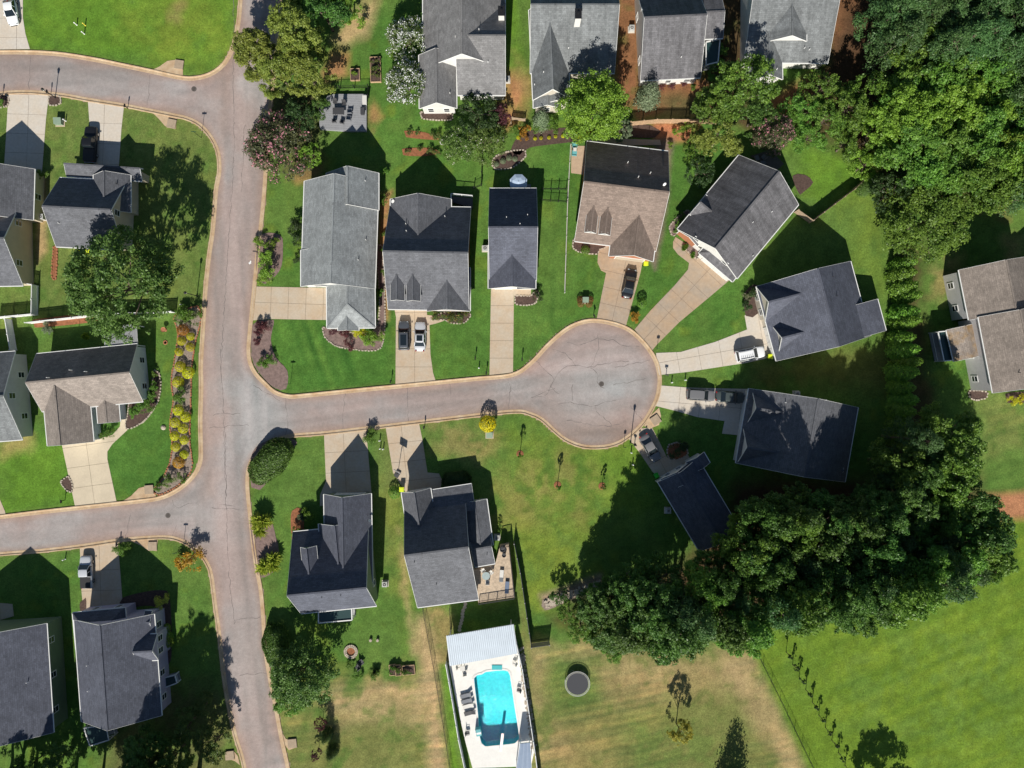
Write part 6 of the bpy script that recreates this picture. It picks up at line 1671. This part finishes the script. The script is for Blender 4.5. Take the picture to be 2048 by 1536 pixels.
# umbrella behind the narrow house
def umbrella(pxy, label, mat, z=0.0, R=1.5, h=2.5):
    c = W(*pxy, h); t = thing('patio_umbrella', (c.x, c.y, z), label, 'umbrella')
    MB().tube((0, 0, 0), (0, 0, h + .15), .03, n=8).build('pole', FURNW, t)
    cn = MB(); n = 8
    ring = [Vector((R * math.cos(2 * math.pi * (k + .5) / n), R * math.sin(2 * math.pi * (k + .5) / n), h - .45)) for k in range(n)]
    mid = [Vector((.55 * p.x, .55 * p.y, h - .17)) for p in ring]
    cn.add([Vector((0, 0, h))] + mid + ring, [(0, 1 + k, 1 + (k + 1) % n) for k in range(n)] + [(1 + k, 9 + k, 9 + (k + 1) % n, 1 + (k + 1) % n) for k in range(n)]); cn.build('canopy', mat, t)
    rb = MB()
    for p in ring: rb.bar((0, 0, h - .05), p - Vector((0, 0, .03)), .02)
    rb.build('ribs', FURNW, t); MB().lathe([(.28, 0), (.28, .06), (.06, .1)], 14).build('base', DARKM, t)
umbrella((1037,364), 'pale blue umbrella behind the narrow dark grey house', M('umbrella_blue', (.42, .52, .66), .8, .05))
table((1056,374), 0, 'small grey table behind the narrow dark grey house', (.9, .9), FURNG)
# raised garden beds
def planter(pxy, s, rz, label, nplants, mat):
    c = W(*pxy, .3); t = thing('raised_planter', (c.x, c.y, 0), label, 'planter', rz=rz)
    MB().box((0, 0, .15), (s[0] - .1, s[1] - .1, .34)).build('soil', MULCH, t)
    for k in (-1, 1): MB().box((k * s[0] / 2, 0, .19), (.08, s[1] + .08, .42)).build('side_board', WOODT, t); MB().box((0, k * s[1] / 2, .19), (s[0] - .085, .08, .42)).build('end_board', WOODT, t)
    rr_ = random.Random(int(pxy[0]))
    cm = PROTO['bush0'][1]
    for k in range(nplants):
        p = link('plant', cm, LM[mat], t); p.location = (rr_.uniform(-.38, .38) * s[0], rr_.uniform(-.42, .42) * s[1], .3); e = rr_.uniform(.18, .32); p.scale = (e, e, e * 1.3)
planter((751,139), (1.7, 4.1), .03, 'long raised garden bed with sparse plants on the upper lawn', 10, 'mixfl')
planter((710,149), (1.5, 1.9), .03, 'short raised garden bed with one leafy plant on the upper lawn', 4, 'lime')
for q, s, lb in (((785,1340),(1.0,1.7),'raised planter, left one on the dry yard lawn'),((796,1341),(.9,1.7),'raised planter, middle one on the dry yard lawn'),((817,1340),(2.0,1.5),'wide raised planter on the dry yard lawn')):
    planter(q, s, .1, lb, 5, 'green')
# fire ring
c = W(702,1303); t = thing('fire_ring', (c.x, c.y, 0), 'round stone fire ring in the back yard', 'fire ring'); st = MB(); r3 = random.Random(5)
for ringr, nn in ((1.05, 22), (.8, 17)):
    for k in range(nn):
        a = 2 * math.pi * k / nn; st.box((ringr * math.cos(a), ringr * math.sin(a), .10), (.26 * r3.uniform(.8, 1.1), .22, .22 * r3.uniform(.8, 1.2)), a + 1.57 + r3.uniform(-.2, .2))
st.build('stones', STONE, t, kind='stuff'); MB().lathe([(.7, .02), (.5, .05), (0.001, .03)], 16).build('ash', REDMULCH, t)
chair((722,1325), 0, 'black wheeled garden chair near the fire ring', .7, FURN, None, .8); chair((716,1334), 0, 'black garden seat nearest the low shrubs', 2.2, FURN, None, .7)
for q, lb in (((741,1281),'pale tree stump stool, left of the pair in the back yard'),((755,1281),'pale tree stump stool, right of the pair in the back yard')):
    c = W(*q, .3); MB().lathe([(.27, -.03), (.25, .3), (.23, .42), (0.001, .43)], 12, (c.x, c.y, 0)).build('stump_stool', STONE, label=lb, cat='stool')
c = W(886,287); t = thing('garden_urn', (c.x, c.y, 0), 'pale stone urn at the end of a garden row', 'urn')
MB().lathe([(.25, -.02), (.3, .1), (.18, .25), (.42, .55), (.47, .62), (.36, .62), (.3, .5)], 18).build('bowl', FURNW, t); MB().lathe([(.35, .53), (0.001, .56)], 14).build('soil', MULCH, t)
# trampoline
c = W(1155,1368,.9); t = thing('trampoline', (c.x, c.y, 0), 'round black trampoline with a pale rim on the dry lawn', 'trampoline'); Rr = 2.05
rim = MB(); n = 36
for k in range(n):
    a0, a1 = 2 * math.pi * k / n, 2 * math.pi * (k + 1) / n; rim.tube((Rr * math.cos(a0), Rr * math.sin(a0), .88), (Rr * math.cos(a1), Rr * math.sin(a1), .88), .035, n=6)
rim.build('frame_ring', STEEL, t); MB().lathe([(1.78, .865), (1.78, .88), (0.001, .87)], 40).build('mat', plain('trampoline_mat', (.035, .037, .045), .75), t)
sp = MB()
for k in range(72): a = 2 * math.pi * k / 72; sp.bar((1.77 * math.cos(a), 1.77 * math.sin(a), .885), (2.03 * math.cos(a), 2.03 * math.sin(a), .90), .045, .02)
sp.build('springs', FURNW, t, kind='stuff')
for k in range(6):
    a = 2 * math.pi * k / 6; d = .22
    MB().tube((Rr * math.cos(a - d), Rr * math.sin(a - d), .88), (Rr * math.cos(a - d), Rr * math.sin(a - d), .02), .025, n=6).tube((Rr * math.cos(a + d), Rr * math.sin(a + d), .88), (Rr * math.cos(a + d), Rr * math.sin(a + d), .02), .025, n=6).tube((Rr * math.cos(a - d), Rr * math.sin(a - d), .03), (Rr * math.cos(a + d), Rr * math.sin(a + d), .03), .025, n=6).build('leg', STEEL, t)
# basketball hoop
c = W(797,945); t = thing('basketball_hoop', (c.x, c.y, 0), 'portable basketball hoop at the edge of a driveway', 'basketball hoop', rz=1.05)
MB().box((-.3, 0, .14), (1.1, .75, .25)).build('base', FURN, t); MB().tube((-.2, 0, .2), (.15, 0, 3.0), .05, n=8).bar((.12, 0, 2.9), (.62, 0, 3.2), .05).bar((.05, 0, 2.5), (.62, 0, 2.95), .04).build('pole', BLACKM, t)
bb = MB().box((.66, 0, 3.25), (.04, 1.35, .9)); bb.build('backboard', plain('backboard', (.55, .57, .6), .2), t)
hp = MB()
for k in range(16): a0, a1 = 2 * math.pi * k / 16, 2 * math.pi * (k + 1) / 16; hp.tube((.95 + .23 * math.cos(a0), .23 * math.sin(a0), 3.0), (.95 + .23 * math.cos(a1), .23 * math.sin(a1), 3.0), .012, n=5)
hp.build('rim', plain('rim_orange', (.7, .18, .03), .4), t)
# corrugated lanai roof of the brown roofed house
def pavilion(name, corners, z, label, mat, posts=True, slope=.25, rib=.32, th=.04):
    P4 = [W(*p, z) for p in corners]; c = sum(P4, Vector()) / 4; t = thing(name, (c.x, c.y, 0), label, 'pavilion', worldly=True)
    P4[0].z += slope; P4[1].z += slope
    mb = MB(); n = max(2, int((P4[1] - P4[0]).length / rib))
    for k in range(n):
        f0, f1 = k / n, (k + 1) / n; fm = f0 + .45 / n; fe = f0 + .65 / n
        A = lambda f, e: P4[0].lerp(P4[1], f) + Vector((0, 0, e)); B = lambda f, e: P4[3].lerp(P4[2], f) + Vector((0, 0, e))
        for (g0, e0), (g1, e1) in (((f0, 0), (fm, 0)), ((fm, 0), ((fm + fe) / 2, .035)), (((fm + fe) / 2, .035), (fe, .035)), ((fe, .035), (f1, 0))):
            mb.add([A(g0, e0), A(g1, e1), B(g1, e1), B(g0, e0)], [(0, 1, 2, 3)])
    mb.build('corrugated_sheet', mat, t)
    fr = MB()
    for i in range(4): fr.bar(P4[i] - Vector((0, 0, .09)), P4[(i + 1) % 4] - Vector((0, 0, .09)), .08, .15)
    fr.build('frame', WHITE, t)
    for p in P4:
        q = p.lerp(c, .08); MB().box((q.x, q.y, (p.z - .12) / 2), (.14, .14, p.z - .12)).build('post', WHITE, t)
    return t
METB = M('pale_metal_roof', (.50, .56, .62), .45, .06, .6, metallic=.2); METG = M('grey_metal_roof', (.25, .255, .265), .5, .08, .6)
pavilion('pool_pavilion', [(893,1271),(1027,1248),(1035,1307),(900,1332)], 2.9, 'pale blue corrugated pavilion roof beside the swimming pool', METB)
pavilion('patio_cover', [(208,653),(273,649),(275,692),(210,698)], 2.75, 'grey corrugated patio cover behind the brown roofed house', METG, slope=.1)
# screened porch behind the green walled house
def porch(corners, z, label):
    P4 = [W(*p, z) for p in corners]; c = sum(P4, Vector()) / 4; t = thing('screen_porch', (c.x, c.y, 0), label, 'porch', worldly=True)
    f = MB()
    for i in range(4): f.bar(P4[i], P4[(i + 1) % 4], .16, .16)
    for i in range(4): f.bar(Vector((P4[i].x, P4[i].y, .9)), Vector((P4[(i + 1) % 4].x, P4[(i + 1) % 4].y, .9)), .08, .08)
    f.build('frame', WHITE, t)
    for p in P4: MB().box((p.x, p.y, z / 2 - .05), (.15, .15, z - .1)).build('post', WHITE, t)
    MB().add([p - Vector((0, 0, .1)) for p in P4], [(0, 1, 2, 3)]).build('roof_screen', plain('porch_screen_%d' % int(corners[0][0]), (.02, .05, .05), .35), t)
    MB().prism([(p.x, p.y) for p in P4], -.02, .12).build('floor', DECKG, t)
porch([(637,1216),(703,1212),(704,1240),(637,1246)], 2.5, 'white framed screen porch behind the green walled house')
porch([(1876,664),(1896,662),(1910,720),(1888,722)], 2.6, 'white framed screen porch of the two storey house')
porch([(1412,84),(1440,78),(1436,124),(1412,130)], 2.4, 'narrow white framed porch of the streaked house')
porch([(168,1456),(212,1450),(218,1480),(180,1492)], 2.6, 'white framed sunroom behind the mauve walled house')
porch([(320,1358),(350,1350),(354,1366),(322,1378)], 1.4, 'small landing porch on the mauve side wall')
# ---- swimming pool
POOL = [(948,1356),(954,1350),(964,1348),(970,1344),(982,1342),(1008,1340),(1016,1342),(1020,1350),(1028,1405),(1038,1468),(1038,1478),(1030,1486),(985,1491),(970,1492),(963,1486),(960,1476),(955,1420)]
pw = smooth_line(px(*POOL), .5, True)
DECKP = [(897,1325),(1036,1302),(1052,1400),(1068,1505),(1062,1532),(945,1536),(930,1480),(912,1400)]
dp = px(*DECKP)
WHITEC = M('white_pool_concrete', (.74, .72, .68), .8, .06, .6, bump=.05)
me = bpy.data.meshes.new('pool_deck'); bmx = bmesh.new()
def ring_fill(outer, inner, z):
    vo = [bmx.verts.new((p.x, p.y, z)) for p in outer]; vi = [bmx.verts.new((p.x, p.y, z)) for p in inner]
    eo = [bmx.edges.new((vo[i], vo[(i + 1) % len(vo)])) for i in range(len(vo))]; ei = [bmx.edges.new((vi[i], vi[(i + 1) % len(vi)])) for i in range(len(vi))]
    bmesh.ops.triangle_fill(bmx, edges=eo + ei, use_beauty=True)
    return vo, vi
vo, vi = ring_fill(dp, pw, .06)
for loop in (vo, vi):
    lo = [bmx.verts.new((v.co.x, v.co.y, -.05)) for v in loop]
    for i in range(len(loop)): bmx.faces.new((loop[i], loop[(i + 1) % len(loop)], lo[(i + 1) % len(loop)], lo[i]))
bmx.to_mesh(me); bmx.free(); link('pool_deck', me, WHITEC, kind='structure')
pc = sum(pw, Vector()) / len(pw); t = thing('swimming_pool', (pc.x, pc.y, 0), 'bright turquoise swimming pool with pale concrete surround', 'swimming pool', worldly=True)
# basin: the ground sheet is opened under the pool further below
LINER = M('pool_liner', (.010, .56, .62), .6, .08, 2.2, col2=(.045, .72, .74, 1))
bas = MB(); n = len(pw); ymin = min(p.y for p in pw); ymax = max(p.y for p in pw)
def dep(p):
    f_ = max(0, min(1, (ymax - p.y - 4.0) / 6.0)); return -1.0 - .75 * f_ * f_ * (3 - 2 * f_)
P2_ = [Vector((p.x, p.y, 0)) for p in pw]
for i in range(n):
    p, q = pw[i], pw[(i + 1) % n]; bas.add([Vector((p.x, p.y, .052)), Vector((q.x, q.y, .052)), Vector((q.x, q.y, dep(q))), Vector((p.x, p.y, dep(p)))], [(0, 1, 2, 3)])
y_ = ymin; up_ = Vector((0, 1, 0))
while y_ < ymax:
    st_ = clip(clip(P2_, Vector((0, y_, 0)), up_), Vector((0, y_ + .5, 0)), -up_)
    if len(st_) > 2: bas.add([Vector((p.x, p.y, dep(p))) for p in st_], [tuple(range(len(st_)))])
    y_ += .5
bas.build('basin', LINER, t)
cop = MB()
for i in range(n):
    a, b = pw[i], pw[(i + 1) % n]; d = (b - a); d.normalize(); nr = Vector((d.y, -d.x, 0))
    if (pc - a).dot(nr) > 0: nr = -nr
    cop.bar(a + nr * .13 + Vector((0, 0, .085)), b + nr * .13 + Vector((0, 0, .085)), .30, .05)
cop.build('coping', WHITEC, t)
wm, wt_, N_, L_, B_ = newmat('pool_water')
N_.remove(B_)
tpn = N_.new('ShaderNodeBsdfTransparent'); tpn.inputs[0].default_value = (.90, 1.0, 1.0, 1)
gl = N_.new('ShaderNodeBsdfGlossy'); gl.inputs['Roughness'].default_value = .06
fr_ = N_.new('ShaderNodeFresnel'); fr_.inputs['IOR'].default_value = 1.33
gg = N_.new('ShaderNodeNewGeometry'); wn = noise_node(N_, L_, gg.outputs['Position'], 4.5, 3.0, .6); bp_ = N_.new('ShaderNodeBump'); bp_.inputs['Strength'].default_value = .5; bp_.inputs['Distance'].default_value = .3
L_.new(wn.outputs[0], bp_.inputs['Height']); L_.new(bp_.outputs[0], gl.inputs['Normal']); L_.new(bp_.outputs[0], fr_.inputs['Normal'])
ms = N_.new('ShaderNodeMixShader'); bk = N_.new('ShaderNodeMath'); bk.operation = 'SUBTRACT'; bk.inputs[0].default_value = 1.0; L_.new(gg.outputs['Backfacing'], bk.inputs[1]); fk = N_.new('ShaderNodeMath'); fk.operation = 'MULTIPLY'; L_.new(fr_.outputs[0], fk.inputs[0]); L_.new(bk.outputs[0], fk.inputs[1]); L_.new(fk.outputs[0], ms.inputs[0]); L_.new(tpn.outputs[0], ms.inputs[1]); L_.new(gl.outputs[0], ms.inputs[2]); L_.new(ms.outputs[0], wt_.nodes['Material Output'].inputs[0])
va = N_.new('ShaderNodeVolumeAbsorption'); va.inputs['Color'].default_value = (.02, .72, .93, 1); va.inputs['Density'].default_value = .11; L_.new(va.outputs[0], wt_.nodes['Material Output'].inputs['Volume'])
MB().prism([(p.x + (pc.x - p.x) * .004, p.y + (pc.y - p.y) * .004) for p in pw], -3.2, -.08).build('water', wm, t)
MB().box(W(994,1335,.1).to_tuple(), (1.7, .75, .10)).build('pool_step_mat', M('step_teal', (.05, .42, .45), .5, .05), label='teal mat at the upper edge of the pool', cat='mat')
c = W(1003,1487,.5); t = thing('diving_board', (c.x, c.y, .06), 'white diving board at the deep end of the pool', 'diving board', rz=1.45)
MB().box((.2, 0, .52), (3.0, .46, .06)).build('board', WPAINT, t); MB().box((-1.0, 0, .25), (.5, .5, .46)).build('stand', STEEL, t)
c = W(957,1465,.6); t = thing('pool_slide', (c.x, c.y, .06), 'white and turquoise pool steps beside the deep end', 'pool steps', rz=.15)
for k in range(3): MB().box((0, -.5 + .5 * k, .15 + .2 * k), (.9, .5, .3 + .4 * k)).build('step', WPAINT if k % 2 else TURQ, t)
MB().tube((-.4, -.7, 0), (-.4, -.2, 1.2), .03, n=6).tube((-.4, -.2, 1.2), (-.4, .8, 1.3), .03, n=6).build('handrail', STEEL, t)
for q, m, lb in (((932,1391),FURNG,'grey sun lounger by the pool, nearest the pavilion'),((934,1402),FURNG,'grey sun lounger by the pool, second from the pavilion'),((937,1412),FURNW,'pale cream sun lounger by the pool'),((940,1426),FURN,'black sun lounger by the pool nearest the steps')):
    lounger(q, .06, lb, -2.87, m)
table((925,1337), .06, 'small pale table under the pavilion edge', (.8, .8), FURNW); chair((917,1334), .06, 'pale poolside chair next to the small table', .3, FURNW); chair((929,1346), .06, 'pale poolside chair below the small table', 1.8, FURNW)
chair((935,1466), .06, 'black poolside chair near the pool steps', .2, FURN); chair((1038,1380), .06, 'dark poolside chair at the stone strip', 2.8, FURN); chair((1030,1327), .06, 'pale poolside chair at the stone strip end', 2.6, FURNW)
pavilion('pool_pergola', [(1040,1486),(1060,1484),(1063,1536),(1032,1540)], 2.6, 'slatted blue grey pergola at the lower right of the pool', M('pergola_slats', (.20, .26, .36), .5, .06), rib=.5)
stm = MB(); r4 = random.Random(8)
for k in range(260):
    f = r4.random(); a = W(1036 + 26 * f, 1296 + 200 * f); b_ = W(1047 + 26 * f, 1294 + 200 * f); p = a.lerp(b_, r4.random())
    stm.box((p.x, p.y, .06), (r4.uniform(.15, .4), r4.uniform(.12, .3), r4.uniform(.1, .2)), r4.uniform(0, 3))
stm.build('river_stones', STONE, label='strip of tan river stones along the right pool fence', cat='stones', kind='stuff')
# deck furniture behind the charcoal house
table((972,1152), 1.3, 'round glass table on the timber back deck', (1.3, 1.3), M('table_glass', (.35, .42, .42), .15, .05), rnd=True)
for q, rz in (((966,1141),-1.0),((982,1145),-2.4),((975,1164),1.6)): chair(q, 1.3, 'pale chair at the round deck table', rz, FURNW, 'chairs at the round deck table')
lounger((1003,1152), 1.3, 'white sun lounger on the timber back deck', 1.5, FURNW); lounger((1014,1175), 1.3, 'blue grey sun lounger on the timber back deck', 1.5, plain('bluegrey', (.13, .17, .25), .8))
for q, lb, rr1 in (((1005,1098),'larger dark pot on the deck corner', .45), ((1008,1110),'smaller dark pot on the deck corner', .34)):
    c = W(*q, 1.6); MB().lathe([(rr1 * .7, 0), (rr1, .5), (rr1 * 1.05, .6), (rr1 * .85, .6), (rr1 * .8, .45), (0.001, .46)], 16, (c.x, c.y, 1.3)).build('plant_pot', FURN, label=lb, cat='pot')
# stepping stones behind the charcoal house
rr5 = random.Random(2)
for k in range(9):
    p = W(930 - 1.4 * k + rr5.uniform(-1, 1), 1208 + 6.5 * k); MB().lathe([(.34, -.02), (.32, .05), (0.001, .055)], 7, (p.x, p.y, 0)).build('stepping_stone', STONE, label='flat stepping stone in the path to the pool pavilion', cat='stepping stone', group='stepping stones')
# ring bed ornaments on the lawn near the golden border, bricks and so on
c = W(331,660); t = thing('garden_ornament', (c.x, c.y, 0), 'terracotta bird bath on the strip lawn beside the gravel border', 'bird bath')
MB().lathe([(.28, -.02), (.22, .1), (.1, .2), (.1, .6), (.4, .75), (.42, .8), (.3, .74)], 16).build('bowl', BRICK, t)
c = W(331,685); t = thing('tyre_ring', (c.x, c.y, 0), 'terracotta ring lying on the strip lawn', 'ring'); MB().lathe([(.36, 0), (.38, .08), (.3, .12), (.22, .08), (.22, 0)], 16).build('ring', BRICK, t)
c = W(327,855); MB().lathe([(.45, -.02), (.4, .15), (.2, .28), (0.001, .3)], 9, (c.x, c.y, 0)).build('lawn_boulder', STONE, label='brown boulder on the lush lawn beside the gravel border', cat='boulder')
c = W(1254,606,.5); t = thing('garden_pot', (c.x + 2.0, c.y, 0), 'round dark pot with clipped plant on the circle lawn', 'pot')
c = W(1283,607,.5); t.location = (c.x, c.y, 0)
MB().lathe([(.3, -.02), (.42, .3), (.45, .42), (.36, .42), (.3, .3)], 14).build('pot', DARKM, t); o_ = link('plant', PROTO['ball0'][1], LM['green'], t); o_.location = (0, 0, .35); o_.scale = (1.1, 1.1, 1)
# brick stacks and stones on the lawn's south edge
brr = MB(); r6 = random.Random(12)
for k in range(170):
    f = r6.random(); p = W(1090 + 110 * f, 1208 - 38 * f + r6.uniform(-9, 9)); brr.box((p.x, p.y, .1), (r6.uniform(.2, .6), r6.uniform(.15, .4), r6.uniform(.15, .35)), r6.uniform(0, 3))
brr.build('rubble_row', STONE, label='row of tumbled stones along the lawn south edge', cat='stones', kind='stuff')

# small back deck of the dormer house, terrace behind the angled house
deck_boards('rear_deck', [(904,392),(945,396),(945,416),(904,404)], 1.0, M('dark_decking', (.06, .065, .075), .7, .15, 2), 'small dark rear deck in the notch of the dormer house', ang=0)
rail([(903,404),(903,390),(945,394)], 1.0, .95, WPAINT, 'white railing of the small dark rear deck')
slab_patch('terrace', [(1500,312),(1540,300),(1568,328),(1548,345)], M('dark_pavers', (.10, .09, .085), .85, .15, 2), .05)
for q, rz in (((1514,316),.4),((1528,314),2.4),((1526,326),1.6)): chair(q, .05, 'pale chair on the dark terrace behind the angled house', rz, FURNG, 'terrace chairs', .75)
for q, lb in (((500,526),'white paper scrap on the main road'),):
    c = W(*q); MB().box((c.x, c.y, .03), (.4, .3, .03), .5).box((c.x + .1, c.y + .25, .028), (.25, .2, .02), 1.1).build('litter', WPAINT, label=lb, cat='litter')
